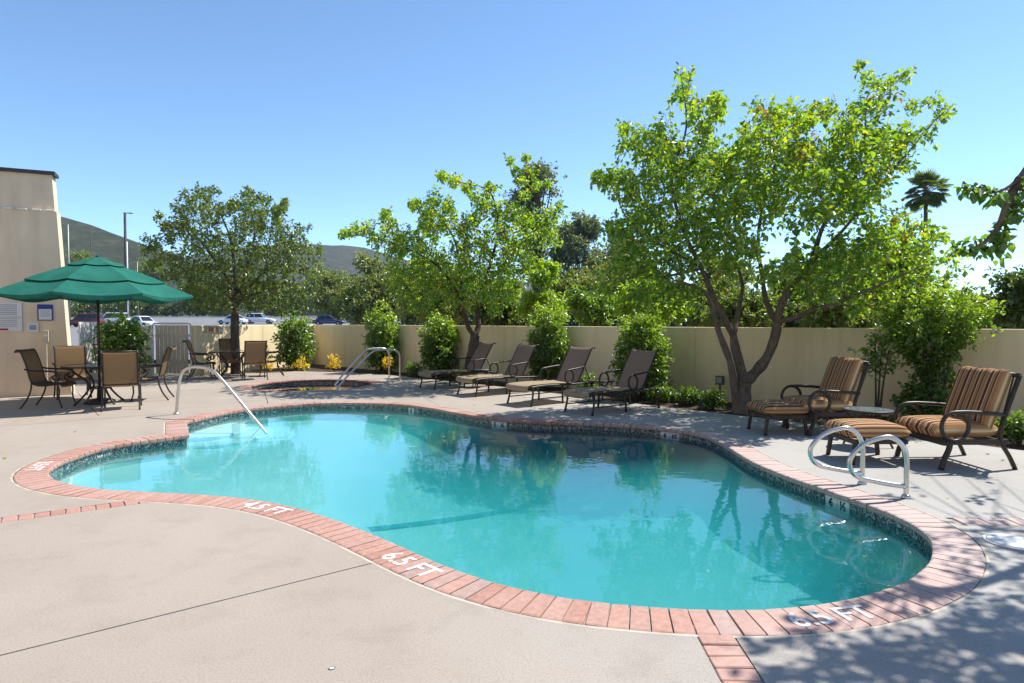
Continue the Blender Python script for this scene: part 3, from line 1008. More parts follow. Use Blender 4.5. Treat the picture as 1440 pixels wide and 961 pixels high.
def sign(name, label, px0, py0, px1, py1, mat, thick=.02, cat='sign'):
    """a flat board on the building front"""
    def hit(px, py):
        d = ray(px, py); o = Vector((0, 0, HC))
        nrm = -uy
        t = (BC - o).dot(nrm) / d.dot(nrm)
        return o + d * t
    a, b = hit(px0, py1), hit(px1, py0)
    c = (a + b) / 2; w_ = (b - a).dot(ux); h_ = b.z - a.z
    e = empty(name, c - uy * (thick / 2 + .004), math.atan2(ux.y, ux.x), label, cat)
    MB().rbox((0, 0, 0), (w_, thick, h_), .004, 1).build('board', mat, e)
    return e, w_, h_, -thick / 2 - .002
def strip(e, x, z, w_, h_, y, mat, name='print'):
    MB().box((x, y, z), (w_, .002, h_)).build(name, mat, e)
e, w_, h_, y = sign('pool_rules_sign', 'large white pool rules board at the photo edge on tan building', -22, 426, 31, 466.5, M['signwhite'])
strip(e, 0, .0, w_ * .96, .012, y, M['signgrey'])
for k in range(6): strip(e, -.02, h_ * (.42 - .065 * k), w_ * .8, h_ * .028, y, M['signgrey'])
for k in range(5): strip(e, -.02, -h_ * (.06 + .065 * k), w_ * .8, h_ * .022, y, M['signgrey'])
strip(e, -w_ * .12, -h_ * .43, w_ * .5, h_ * .07, y, M['signred'])
e, w_, h_, y = sign('blue_header_sign', 'blue framed notice with white sheet on tan building', 53, 428.5, 74.5, 451, M['signblue'])
strip(e, 0, -h_ * .12, w_ * .82, h_ * .66, y, M['signwhite'], 'sheet')
for k in range(6): strip(e, 0, h_ * (.10 - .07 * k), w_ * .6, h_ * .02, y - .002, M['signgrey'])
e, w_, h_, y = sign('small_notice', 'small pale square notice below the blue framed one', 39, 454, 54.5, 467.5, M['signwhite'])
strip(e, 0, 0, w_ * .62, h_ * .5, y, M['signgrey'])
e, w_, h_, y = sign('wall_outlet', 'ivory outlet box with conduit on tan building', 62, 465, 69, 481, M['ivory'], .07, 'outlet')
MB().tube([(0, 0, -h_ / 2), (0, .0, -h_ / 2 - .9)], .014, 8).build('conduit', M['ivory'], e)
MB().box((0, y, .02), (.06, .01, .06)).build('cover', M['satin'], e)

# ------------------------------------------------------------------ gate, slat fence panel, wall sign
gt = empty('gate', (GATE_L + GATE_R) / 2, math.atan2(GATE_R.y - GATE_L.y, GATE_R.x - GATE_L.x), 'tan board gate in a white tube frame', 'gate')
gw = (GATE_R - GATE_L).length
for k in range(8):
    x = -gw / 2 + .07 + (gw - .14) * (k + .5) / 8
    MB().rbox((x, .02, .76), ((gw - .14) / 8 - .012, .025, 1.38), .004, 1).build('board', M['boards'], gt)
for z in (.25, 1.15):
    MB().box((0, .05, z), (gw - .1, .03, .07)).build('rail', M['boards'], gt)
fr_pts = [(-gw / 2, 0, 0), (-gw / 2, 0, 1.46), (-gw / 2 + .04, 0, 1.5), (gw / 2 - .04, 0, 1.5), (gw / 2, 0, 1.46), (gw / 2, 0, 0)]
MB().tube(fr_pts, .028, 8).build('tube_frame', M['whitemetal'], gt)
MB().lathe([(.03, -.03), (.045, 0), (.03, .03)], (gw / 2 - .08, -.04, 1.02), 12).build('knob', M['satin'], gt)
MB().box((gw / 2 - .08, -.02, 1.02), (.07, .02, .16)).build('latch_plate', M['ivory'], gt)
fa, fb = P(112, 520, 16.4), P(137, 520, 17.6)
fa.z = fb.z = 0
sf = empty('slat_fence', (fa + fb) / 2, math.atan2(fb.y - fa.y, fb.x - fa.x), 'pale vertical slat fence beside the building corner', 'fence')
fw = (fb - fa).length
nsl = 9
for k in range(nsl):
    MB().rbox((-fw / 2 + fw * (k + .5) / nsl, 0, .79), (fw / nsl - .015, .03, 1.5), .005, 1).build('slat', M['whitemetal'], sf)
for z in (.3, 1.3):
    MB().box((0, .03, z), (fw, .03, .08)).build('rail', M['whitemetal'], sf)
gwd = (CORNER - Vector((-9.18, 18.42, 0))).normalized(); gwn = Vector((gwd.y, -gwd.x, 0))
sp = Vector((-9.18, 18.42, 0)) + gwd * .75 + gwn * .105
so = empty('wall_sign', (sp.x, sp.y, 1.33), math.atan2(gwd.y, gwd.x), 'small orange and white sign on the wall by the gate', 'sign')
MB().rbox((0, 0, 0), (.75, .015, .17), .003, 1).build('board', M['ivory'], so)
MB().box((-.2, -.009, 0), (.16, .003, .12)).build('print', M['signorange'], so)
MB().box((.03, -.009, 0), (.12, .003, .12)).build('print', M['signorange'], so)
MB().box((.24, -.009, 0), (.14, .003, .10)).build('print', M['signgrey'], so)

# ------------------------------------------------------------------ rails
def world_tube(name, label, cat, base, pts, r, mat, group=None, flange=()):
    e = empty(name, base, 0, label, cat, group)
    MB().tube([Vector(p) - Vector(base) for p in pts], r, 12).build('tube', mat, e, True)
    for q in flange:
        MB().lathe([(r * 1.9, 0), (r * 1.9, .012), (r * 1.35, .03), (r * 1.05, .034)], Vector(q) - Vector(base), 16).build('flange', mat, e, True)
    return e
# stair rail
b0 = G(248, 583); b1 = G(369, 601, WATERZ)
def along(a, b, pts):
    d = (b - a); d.z = 0
    return [Vector((a.x + d.x * u, a.y + d.y * u, z)) for u, z in pts]
pr = along(b0, b1, [(0, 0), (.02, .3), (.045, .55), (.08, .70), (.14, .775), (.22, .805), (.34, .80), (.42, .77), (.50, .69), (.62, .50), (.8, .20), (1.0, -.13), (1.05, -.21)])
world_tube('stair_handrail', 'steel stair handrail sloping into the shallow end of the pool', 'handrail', b0, cr(pr, 5), .024, M['satin'], None, [b0])
# figure-four grab rails at the deep end
for (bx, lab) in ((G(1212.5, 681), 'farther of the two looped steel grab rails, partly hidden by the nearer'), (G(1274, 700.5), 'nearer looped steel grab rail at the deep end of the pool')):
    prof = [(0, 0), (0, .2), (0, .34), (-.03, .45), (-.11, .525), (-.2, .535), (-.34, .49), (-.43, .42), (-.485, .33), (-.47, .24), (-.41, .18), (-.32, .155), (-.16, .125), (0.0, .10)]
    pts = [Vector((bx.x + x * 1.02, bx.y - .02 * x, z)) for x, z in prof]
    world_tube('grab_rail', lab, 'grab rail', bx, cr(pts, 5), .0215, M['steel'], 'grab rails at the deep end', [bx])
# spa rails
for (post, low, lab) in ((Vector((-2.93, 16.7, 0)), Vector((-4.45, 15.95, -.3)), 'nearer steel handrail leaning into the round spa'),
                         (Vector((-3.36, 17.5, 0)), Vector((-4.72, 16.75, -.3)), 'farther steel handrail of the round spa')):
    d = low - post; d.z = 0
    pts = [post + d * u + Vector((0, 0, z)) for u, z in ((0, 0), (0, .3), (0, .62), (.02, .74), (.08, .81), (.16, .83), (.34, .82), (.42, .78), (.56, .58), (.8, .18), (1.0, -.2))]
    world_tube('spa_handrail', lab, 'handrail', post, cr(pts, 5), .024, M['satin'], 'spa handrails', [post])

# ------------------------------------------------------------------ sling dining chair (front = +X)
def dining_chair():
    e = empty('sling_chair', (0, 0, 0), 0, 'x', 'chair')
    prof = [(-.445, 1.00), (-.42, 1.035), (-.375, 1.035), (-.335, .96), (-.275, .78), (-.235, .60), (-.20, .475), (-.14, .42), (-.02, .40), (.15, .415), (.24, .425), (.285, .405), (.295, .37)]
    sp_ = cr([Vector((x, 0, z)) for x, z in prof], 4)
    for sy in (-1, 1):
        MB().tube([p + Vector((0, sy * .265, 0)) for p in sp_], .0155, 8).build('side_frame', M['frame'], e, True)
        MB().tube(cr([(.22, sy * .27, .41), (.245, sy * .275, .30), (.24, sy * .28, .16), (.285, sy * .285, .0)], 4), [.017, .017, .017, .016, .016, .015, .015, .015, .015, .014, .014, .014, .016][:13], 8).build('leg', M['frame'], e, True)
        MB().tube(cr([(-.19, sy * .27, .47), (-.205, sy * .275, .32), (-.27, sy * .28, .15), (-.37, sy * .285, .0)], 4), .0155, 8).build('leg', M['frame'], e, True)
        arm = [(-.285, .70), (-.16, .675), (.02, .665), (.16, .655), (.235, .62), (.25, .55), (.205, .505), (.155, .53), (.165, .575)]
        MB().tube(cr([(x, sy * .30, z) for x, z in arm], 4), .017, 8).build('armrest', M['frame'], e, True)
        MB().tube(cr([(.20, sy * .29, .60), (.10, sy * .285, .52), (.18, sy * .275, .42)], 4), .011, 6).build('arm_scroll', M['frame'], e, True)
    top = [p for p in sp_ if p.z > .47 or p.x < -.21]
    seat = [p for p in sp_ if not (p.z > .47 or p.x < -.21)]
    def cloth(ps, nm):
        rows = []
        for p in ps:
            rows.append([p + Vector((.0, y, -.012 * (1 - (y / .255) ** 2) - .0)) for y in np.linspace(-.258, .258, 7)])
        MB().grid(rows).build(nm, M['sling'], e, True)
    cloth(top + seat[:1], 'back_sling'); cloth(seat, 'seat_sling')
    for x, z in ((.27, .40), (-.2, .44), (-.42, 1.035)):
        MB().tube([(x, -.265, z), (x, .265, z)], .0125, 8).build('crossbar', M['frame'], e, True)
    return e
def aim(x, y, tx, ty): return math.atan2(ty - y, tx - x)
chair0 = dining_chair()
T1 = Vector((-7.85, 12.15, 0)); T2 = Vector((-7.78, 17.75, 0))
spots = [((-8.45, 11.70), aim(-8.72, 11.75, -7.85, 11.95), 'sling chair left of the umbrella table, in profile facing right', 1),
         ((-6.98, 11.42), R(118), 'sling chair nearest the camera at the umbrella table, its back to us', 1),
         ((-7.22, 12.75), R(198), 'sling chair right of the umbrella table, facing left', 1),
         ((-8.98, 13.05), R(-50), 'sling chair at the umbrella table nearest the building wall, facing us', 1),
         ((-8.45, 17.45), R(18), 'leftmost sling chair of the table under the leafy tree', 2),
         ((-8.20, 18.65), R(-60), 'sling chair between tree trunk and gate, facing us across the small table', 2),
         ((-6.95, 17.25), R(118), 'sling chair with its back to us at the table under the tree', 2),
         ((-6.95, 18.35), R(200), 'sling chair beside the glossy bush at the table under the tree', 2)]
for i, ((x, y), rz, lab, gnum) in enumerate(spots):
    c = chair0 if i == 0 else copy_tree(chair0)
    c.location = (x, y, 0.002); c.rotation_euler = (0, 0, rz); c['label'] = lab
    c['group'] = 'chairs around the umbrella table' if gnum == 1 else 'chairs around the table under the tree'

def patio_table(loc, label, r=.60, hole=True):
    e = empty('round_patio_table', loc, .3, label, 'table')
    MB().lathe([(.02, .715), (r - .02, .715), (r - .01, .721), (r - .02, .727), (.02, .727)], (0, 0, 0), 40, False).build('glass_top', M['glass'], e)
    MB().lathe([(r - .03, .700), (r, .700), (r + .008, .715), (r, .731), (r - .012, .731), (r - .012, .72), (r - .03, .712)], (0, 0, 0), 40, False).build('rim', M['frame'], e, True)
    for k in range(4):
        a = math.pi / 4 + k * math.pi / 2
        pts = [(r * .82, .70), (r * .72, .60), (r * .40, .45), (r * .32, .30), (r * .55, .12), (r * .78, .0)]
        MB().tube(cr([(q * math.cos(a), q * math.sin(a), z) for q, z in pts], 5), .019, 8).build('leg', M['frame'], e, True)
    MB().lathe([(r * .33, .285), (r * .36, .30), (r * .33, .315)], (0, 0, 0), 24, False).build('brace_ring', M['frame'], e, True)
    return e
patio_table(T1, 'round glass patio table under the green umbrella')
patio_table(T2, 'round patio table in front of the leafy tree trunk', .58)
# small things on the umbrella table
ash = empty('ashtray', (T1.x + .22, T1.y - .12, .727), 0, 'small pale dish on the umbrella table', 'dish')
MB().lathe([(.05, 0), (.065, .035), (.058, .035), (.045, .008), (.001, .008)], (0, 0, 0), 20).build('bowl', M['whitemetal'], ash, True)

# ------------------------------------------------------------------ umbrella
um = empty('market_umbrella', T1, R(11), 'open green market umbrella standing in the left table', 'umbrella')
MB().tube([(0, 0, .0), (0, 0, 2.72)], .024, 12).build('pole', M['frame'], um, True)
MB().lathe([(.26, 0), (.26, .05), (.2, .08), (.05, .10), (.04, .32), (.03, .33)], (0, 0, 0), 28).build('base', M['frame'], um, True)
UR, UZ0, UZ1 = 1.68, 2.05, 2.70
def uz(q): return UZ1 - (UZ1 - UZ0) * (q ** 1.12)
def tier(r0, r1, lift, nm, drop=.0):
    for k in range(8):
        rows = []
        for i in range(7):
            u = i / 6; q = r0 + (r1 - r0) * u
            row = []
            for j in range(7):
                a = (k + j / 6) * math.pi / 4
                s_ = abs(j / 6 - .5) * 2
                chord = math.cos(math.pi / 8) / math.cos((j / 6 - .5) * math.pi / 4)
                sag = (1 - s_ * s_)
                rr = q * UR * chord * (1 - .035 * sag * u * (1 if r1 >= 1 else .4))
                row.append(Vector((rr * math.cos(a), rr * math.sin(a), uz(q) + lift - .055 * sag * q - (drop * u if i == 6 else 0))))
            rows.append(row)
        MB().grid(rows).build(nm, M['canvas'], um, True)
tier(0.0, .30, .075, 'top_panel', .0)
tier(.22, .70, .045, 'middle_panel', .01)
tier(.62, 1.0, .0, 'lower_panel', .0)
for k in range(8):
    a = k * math.pi / 4
    d = Vector((math.cos(a), math.sin(a), 0))
    MB().tube([d * .03 + Vector((0, 0, UZ1 - .04)), d * UR * .5 + Vector((0, 0, uz(.5) - .03)), d * UR * .985 + Vector((0, 0, uz(.985) - .018))], .009, 6).build('rib', M['frame'], um)
    MB().tube([d * .04 + Vector((0, 0, 2.02)), d * UR * .5 + Vector((0, 0, uz(.5) - .035))], .007, 6).build('strut', M['frame'], um)
    # hanging valance edge
    rows = []
    for zz in (0, -.055):
        row = []
        for j in range(9):
            a2 = (k + j / 8) * math.pi / 4
            s_ = abs(j / 8 - .5) * 2; sag = 1 - s_ * s_
            chord = math.cos(math.pi / 8) / math.cos((j / 8 - .5) * math.pi / 4)
            rr = UR * chord * (1 - .035 * sag)
            row.append(Vector((rr * math.cos(a2), rr * math.sin(a2), uz(1.0) - .055 * sag + zz * (1 - .35 * math.cos(j / 8 * math.pi * 2)))))
        rows.append(row)
    MB().grid(rows).build('valance', M['canvas'], um, True)
MB().lathe([(.05, 1.98), (.055, 2.0), (.055, 2.05), (.03, 2.07)], (0, 0, 0), 14).build('runner_hub', M['frame'], um)
MB().lathe([(.015, 2.76), (.025, 2.78), (.025, 2.80), (.012, 2.82)], (0, 0, 0), 12).build('finial', M['canvas'], um, True)

# ------------------------------------------------------------------ chaise longue (foot end = +X)
def chaise():
    e = empty('chaise_lounge', (0, 0, 0), 0, 'x', 'lounge chair', 'sling chaise lounges in a row by the wall')
    HW = .325
    railp = [(.97, .345), (.6, .365), (.1, .35), (-.3, .345), (-.75, .33)]
    backp = [(-.33, .37), (-.42, .52), (-.55, .74), (-.66, .92), (-.71, 1.0), (-.76, 1.035), (-.81, 1.02)]
    for sy in (-1, 1):
        y = sy * HW
        MB().tube(cr([(x, y, z) for x, z in railp], 4), .019, 8).build('side_rail', M['frame'], e, True)
        MB().tube(cr([(x, y * .93, z) for x, z in backp], 4), .016, 8).build('back_frame', M['frame'], e, True)
        for x, dx in ((.88, .05), (.12, .0), (-.68, -.07)):
            MB().tube(cr([(x, y, .345), (x, y, .2), (x + dx, y * 1.03, .0)], 3), [.02, .019, .018, .018, .018, .019, .021], 8).build('leg', M['frame'], e, True)
        MB().tube([(.88, y, .13), (-.70, y, .13)], .010, 6).build('stretcher', M['frame'], e, True)
        # looped arm
        cxz = (-.04, .50)
        loop = [(cxz[0] + .115 * math.sin(a), y * 1.07, cxz[1] + .125 * math.cos(a)) for a in np.linspace(0, 2 * math.pi, 19)]
        MB().tube([(-.50, y * .98, .655), (-.42, y * 1.03, .66), (-.25, y * 1.07, .645), (-.12, y * 1.07, .632)] + loop, .0165, 8).build('armrest', M['frame'], e, True)
        MB().tube([(-.04, y * 1.07, .375), (-.04, y, .345)], .016, 8).build('arm_post', M['frame'], e, True)
        MB().tube(cr([(-.52, y * .9, .69), (-.62, y * .9, .5), (-.70, y * .9, .34)], 3), .010, 6).build('back_strut', M['frame'], e, True)
    for x, z in ((.965, .345), (-.33, .35), (-.75, .33)):
        MB().tube([(x, -HW, z), (x, HW, z)], .016, 8).build('crossbar', M['frame'], e, True)
    ys_ = np.linspace(-HW * .95, HW * .95, 8)
    rows = [[Vector((x, y, z + .012 - .02 * (1 - (y / HW) ** 2) + .014)) for y in ys_] for x, z in ((-.36, .355), (-.2, .352), (.1, .358), (.4, .37), (.7, .37), (.92, .365), (.985, .345), (.995, .29), (.975, .26))]
    MB().grid(rows).build('seat_sling', M['sling3'], e, True)
    bp_ = cr([Vector((x, 0, z)) for x, z in backp], 3)
    rows = [[p + Vector((.012, y * .93, -.015 * (1 - (y / HW) ** 2))) for y in ys_] for p in bp_]
    MB().grid(rows).build('back_sling', M['sling2'], e, True)
    return e
ch0 = chaise()
ax = Vector((.79, .61, 0)).normalized()
feet = [(G(602.5, 547), 'farthest taupe chaise lounge in the row, in front of the tree trunk', 1.0),
        (G(657.5, 556.5), 'second farthest taupe chaise lounge in the row', 1.0),
        (G(729.5, 569.5), 'third taupe chaise lounge from the far end, foot toward the pool', 1.0),
        (G(815, 582), 'taupe chaise lounge at the right end of the row, nearest the big tree', 1.0)]
for i, (f_, lab, s_) in enumerate(feet):
    c = ch0 if i == 0 else copy_tree(ch0)
    pos = f_ + ax * .90
    c.location = (pos.x, pos.y, .002); c.rotation_euler = (0, 0, math.atan2(-ax.y, -ax.x) + random.gauss(0, .02)); c['label'] = lab

def side_table(loc, label, r=.24, h=.44, rz=0.0, group=None):
    e = empty('side_table', loc, rz, label, 'table', group)
    MB().lathe([(.001, h - .012), (r - .015, h - .012), (r - .008, h - .004), (r - .015, h), (.001, h)], (0, 0, 0), 32, False).build('top', M['glass'], e)
    MB().lathe([(r - .03, h - .03), (r, h - .03), (r + .006, h - .014), (r, h + .003), (r - .012, h + .003)], (0, 0, 0), 32, False).build('rim', M['frame'], e, True)
    for k in range(4):
        a = math.pi / 4 + k * math.pi / 2
        MB().tube(cr([((r - .03) * math.cos(a), (r - .03) * math.sin(a), h - .02), (r * .6 * math.cos(a), r * .6 * math.sin(a), h * .5), (r * .95 * math.cos(a), r * .95 * math.sin(a), 0)], 4), .013, 8).build('leg', M['frame'], e, True)
    return e
side_table(P(671, 520, 15.55) * Vector((1, 1, 0)) if False else Vector((P(676, 520, 15.2).x, 15.2, 0)), 'low round side table between the two farthest chaise lounges', .26, .42, .2, 'side tables between the chaises')
side_table(Vector((P(845, 540, 12.4).x, 12.4, 0)), 'low round side table between the two nearest chaise lounges', .26, .42, .5, 'side tables between the chaises')
side_table(Vector((P(1221, 580, 7.95).x, 7.95, 0)), 'dark round side table between the two striped armchairs', .29, .46, .1)

# ------------------------------------------------------------------ cushioned armchair and ottoman (front = +X)
def pillow(name, lx, ly, lz, parent, loc, rot, channels=0, dome=0.0):
    """puffed cushion; stripes run along its local Y"""
    n1, n2 = 25, 15
    def e_(u, v):
        k = max(0.0, (1 - abs(u) ** 7)) * max(0.0, (1 - abs(v) ** 7))
        return k ** .33
    top, bot = [], []
    for j in range(n2):
        v = -1 + 2 * j / (n2 - 1); v = math.copysign(abs(v) ** .7, v)
        rt, rb = [], []
        for i in range(n1):
            u = -1 + 2 * i / (n1 - 1); u = math.copysign(abs(u) ** .8, u)
            ch = 1.0
            vv = v
            if channels:
                cw = abs(math.sin((u + 1) / 2 * math.pi * channels))
                ch = .72 + .28 * cw ** .5
                vv = v * (1 - .035 * (1 - cw) * (1 if v > 0 else 0))
            zt = lz / 2 * e_(u, v) * ch + dome * (1 - u * u) * (1 - v * v)
            rt.append(Vector((u * lx / 2, vv * ly / 2, zt)))
            rb.append(Vector((u * lx / 2, vv * ly / 2, -lz / 2 * e_(u, v))))
        top.append(rt); bot.append(rb[::-1])
    m_ = MB().grid(top); m_.grid(bot)
    o = m_.build(name, M['cushion'], parent, True)
    o.location = loc; o.rotation_euler = rot
    return o
def armchair():
    e = empty('cushioned_armchair', (0, 0, 0), 0, 'x', 'armchair', 'striped armchairs by the wall')
    HW = .36
    for sy in (-1, 1):
        y = sy * HW
        # rear leg runs up into the leaning back post
        MB().tube(cr([(-.40, y, 0), (-.33, y, .14), (-.235, y, .30), (-.24, y, .45), (-.33, y, .72), (-.425, y, .985)], 4), [.03] * 21, 8, flat=.62).build('leg', M['frame'], e, True)
        MB().tube(cr([(.40, y, 0), (.37, y, .10), (.32, y, .21), (.30, y, .31)], 4), [.034] * 13, 8, flat=.7).build('leg', M['frame'], e, True)
        c = (.27, .455)
        loop = [(c[0] + .145 * math.sin(a), y * 1.05, c[1] + .15 * math.cos(a)) for a in np.linspace(0, 2 * math.pi, 23)]
        MB().tube([(-.30, y * 1.02, .575), (-.18, y * 1.05, .585), (0, y * 1.05, .60), (.15, y * 1.05, .608)] + loop, .021, 8).build('armrest', M['frame'], e, True)
        MB().box((.02, y, .29), (.66, .03, .055)).build('seat_rail', M['frame'], e)
    for x, z in ((.36, .28), (-.26, .28)):
        MB().box((x, 0, z), (.03, HW * 2, .055)).build('crossbar', M['frame'], e)
    MB().tube([(-.425, -HW, .985), (-.425, HW, .985)], .024, 8).build('top_rail', M['frame'], e, True)
    for k in range(6):
        y = -HW + HW * 2 * (k + .5) / 6
        MB().tube([(-.25, y, .33), (-.41, y, .97)], .009, 6).build('back_slat', M['frame'], e)
    pillow('seat_cushion', .66, .72, .16, e, (.10, 0, .40), (0, 0, R(90)), 0, .02)
    tilt = math.atan2(.22, .60)
    pillow('back_cushion', .66, .66, .17, e, (-.235, 0, .735), (R(90) - tilt + 0, 0, R(90)), 4)
    return e
def ottoman():
    e = empty('cushioned_ottoman', (0, 0, 0), 0, 'x', 'ottoman', 'striped ottomans in front of the armchairs')
    for sx in (-1, 1):
        for sy in (-1, 1):
            MB().tube(cr([(sx * .29, sy * .27, 0), (sx * .275, sy * .265, .12), (sx * .25, sy * .26, .27)], 4), .030, 8, flat=.8).build('leg', M['frame'], e, True)
    for sy in (-1, 1):
        MB().box((0, sy * .27, .25), (.60, .03, .05)).build('side_rail', M['frame'], e)
    for sx in (-1, 1):
        MB().box((sx * .28, 0, .25), (.03, .52, .05)).build('end_rail', M['frame'], e)
    pillow('cushion', .60, .66, .15, e, (0, 0, .345), (0, 0, R(90)), 0, .025)
    return e
ac = armchair()
ac.location = (4.87, 7.02, .002); ac.rotation_euler = (0, 0, R(182))
ac['label'] = 'striped cushion armchair at the far right, nearest the camera'
c2 = copy_tree(ac, (4.40, 9.02, .002), R(184), None, 'striped cushion armchair behind the round side table, left of the tall shrub')
ot = ottoman()
ot.location = (3.98, 7.16, .002); ot.rotation_euler = (0, 0, R(180))
ot['label'] = 'striped ottoman behind the grab rails, beside the nearest armchair'
copy_tree(ot, (3.72, 8.95, .002), R(183), None, 'striped ottoman in front of the farther armchair, near the tree trunk')
# white tag hanging under each seat
for (x, y, lab) in ((4.12, 7.35, 'white fabric tag hanging under the nearer ottoman'), (3.95, 9.1, 'white fabric tag hanging under the farther ottoman')):
    tg = MB().grid([[Vector((x, y, .27)), Vector((x + .09, y + .03, .27))], [Vector((x + .02, y - .03, .20)), Vector((x + .10, y, .19))], [Vector((x - .02, y - .02, .12)), Vector((x + .04, y + .01, .13))]]).build('fabric_tag', M['signwhite'])
    tag(tg, lab, 'tag')

# ------------------------------------------------------------------ small fixtures
ub = empty('utility_box', P(1012, 575, 12.35) * Vector((1, 1, 0)), R(-40), 'grey-green box on a post in the bed beside the big tree', 'utility box')
MB().tube([(0, 0, -.05), (0, 0, .34)], .024, 8).build('post', M['boxgreen'], ub)
MB().rbox((0, 0, .42), (.15, .09, .17), .01, 2).build('box', M['boxgreen'], ub)
MB().box((0, -.048, .42), (.10, .006, .11)).build('cover', M['postgrey'], ub)
sk = empty('skimmer_lid', G(1424, 763), 0, 'white round skimmer lid in the deck near the deep end', 'skimmer lid')
MB().lathe([(.15, .001), (.15, .010), (.13, .014), (.001, .015)], (0, 0, 0), 32).build('lid', M['skimmer'], sk, True)
MB().lathe([(.155, .001), (.175, .001), (.175, .008), (.155, .008)], (0, 0, 0), 32, False).build('rim', M['skimmer'], sk, True)
dr = empty('deck_drain', G(467, 940), 0, 'small round drain fitting in the concrete deck', 'drain')
MB().lathe([(.010, .001), (.010, .003), (.016, .004), (.016, .001)], (0, 0, 0), 20, False).build('ring', M['postgrey'], dr)
MB().lathe([(.009, .001), (.009, .002), (.001, .002)], (0, 0, 0), 16).build('plug', M['skimmer'], dr)
# ------------------------------------------------------------------ cars in the lot
def car(paint, L_, H_, suv, name):
    e = empty(name, (0, 0, 0), 0, 'x', 'car')
    W = .92; bel = H_ * .56
    # lower body: loft along the length (x forward)
    st = [(-L_ / 2, .40, bel * .80, .72), (-L_ / 2 + .12, .28, bel * (1.0 if suv else .94), .86), (-L_ * .28, .24, bel, W), (L_ * .05, .24, bel, W), (L_ * .22, .24, bel * .97, W), (L_ * .40, .26, bel * .86, .86), (L_ / 2 - .06, .30, bel * .74, .76), (L_ / 2, .40, bel * .60, .66)]
    rows = []
    for x, z0, z1, hw in st:
        zm = z0 + (z1 - z0) * .45
        rows.append([Vector((x, -hw * .9, z0)), Vector((x, -hw, zm)), Vector((x, -hw * .97, z1 - .06)), Vector((x, -hw * .88, z1)), Vector((x, hw * .88, z1)), Vector((x, hw * .97, z1 - .06)), Vector((x, hw, zm)), Vector((x, hw * .9, z0)), Vector((x, -hw * .9, z0))])
    m_ = MB().grid(rows)
    m_.add(rows[0][:8], [tuple(range(8))]); m_.add(rows[-1][:8], [tuple(range(7, -1, -1))])
    m_.build('body', paint, e, True)
    # cabin
    if suv: b0_, b1_, t0_, t1_ = -L_ * .47, L_ * .20, -L_ * .42, L_ * .08
    else: b0_, b1_, t0_, t1_ = -L_ * .40, L_ * .21, -L_ * .22, L_ * .04
    hb, ht = W * .88, W * .70
    zb, zt = bel - .02, H_
    vs = [Vector((b0_, -hb, zb)), Vector((b1_, -hb, zb)), Vector((b1_, hb, zb)), Vector((b0_, hb, zb)), Vector((t0_, -ht, zt - .03)), Vector((t1_, -ht, zt - .05)), Vector((t1_, ht, zt - .05)), Vector((t0_, ht, zt - .03)),
          Vector((t0_ + .12, -ht * .85, zt)), Vector((t1_ - .15, -ht * .85, zt)), Vector((t1_ - .15, ht * .85, zt)), Vector((t0_ + .12, ht * .85, zt))]
    mesh_obj('cabin', vs, [(0, 1, 5, 4), (1, 2, 6, 5), (2, 3, 7, 6), (3, 0, 4, 7), (4, 5, 9, 8), (5, 6, 10, 9), (6, 7, 11, 10), (7, 4, 8, 11), (8, 9, 10, 11)], paint, e)
    def pane(a, b, c, d, u0, u1, v0, v1, nm, off):
        def q(u, v): return (a + (b - a) * u) * (1 - v) + (d + (c - d) * u) * v + off
        mesh_obj(nm, [q(u0, v0), q(u1, v0), q(u1, v1), q(u0, v1)], [(0, 1, 2, 3)], M['carglass'], e)
    o_ = .008
    for sy, (i0, i1, i2, i3) in ((-1, (0, 1, 5, 4)), (1, (3, 2, 6, 7))):
        off = Vector((0, sy * o_, .004))
        pane(vs[i0], vs[i1], vs[i2], vs[i3], .52, .93, .16, .88, 'side_window', off)
        pane(vs[i0], vs[i1], vs[i2], vs[i3], .24 if suv else .14, .49, .16, .88, 'side_window', off)
        if suv: pane(vs[i0], vs[i1], vs[i2], vs[i3], .06, .21, .20, .85, 'side_window', off)
    pane(vs[1], vs[2], vs[6], vs[5], .06, .94, .08, .92, 'windscreen', Vector((o_, 0, .004)))
    pane(vs[3], vs[0], vs[4], vs[7], .08, .92, .15, .9, 'rear_window', Vector((-o_, 0, .004)))
    for sx in (-.31, .31):
        for sy in (-1, 1):
            w_ = empty('wheel', (sx * L_, sy * (W - .10), .33)); w_.parent = e
            mt = Matrix.Rotation(R(90), 4, 'X')
            tt = MB().lathe([(.20, -.1), (.32, -.1), (.335, -.06), (.335, .06), (.32, .1), (.20, .1)], (0, 0, 0), 20, False).build('tyre', M['tyre'], w_, True); tt.data.transform(mt)
            rr = MB().lathe([(.001, -.09), (.21, -.075), (.21, .075), (.001, .09)], (0, 0, 0), 16, False).build('rim', M['rim'], w_, True); rr.data.transform(mt)
    for sy in (-1, 1):
        MB().rbox((L_ / 2 - .08, sy * .56, bel * .70), (.14, .30, .12), .03, 1).build('headlight', M['lamp'], e, True)
        MB().rbox((-L_ / 2 + .06, sy * .66, bel * .78), (.10, .16, .22), .03, 1).build('tail_light', M['signred'], e, True)
    return e
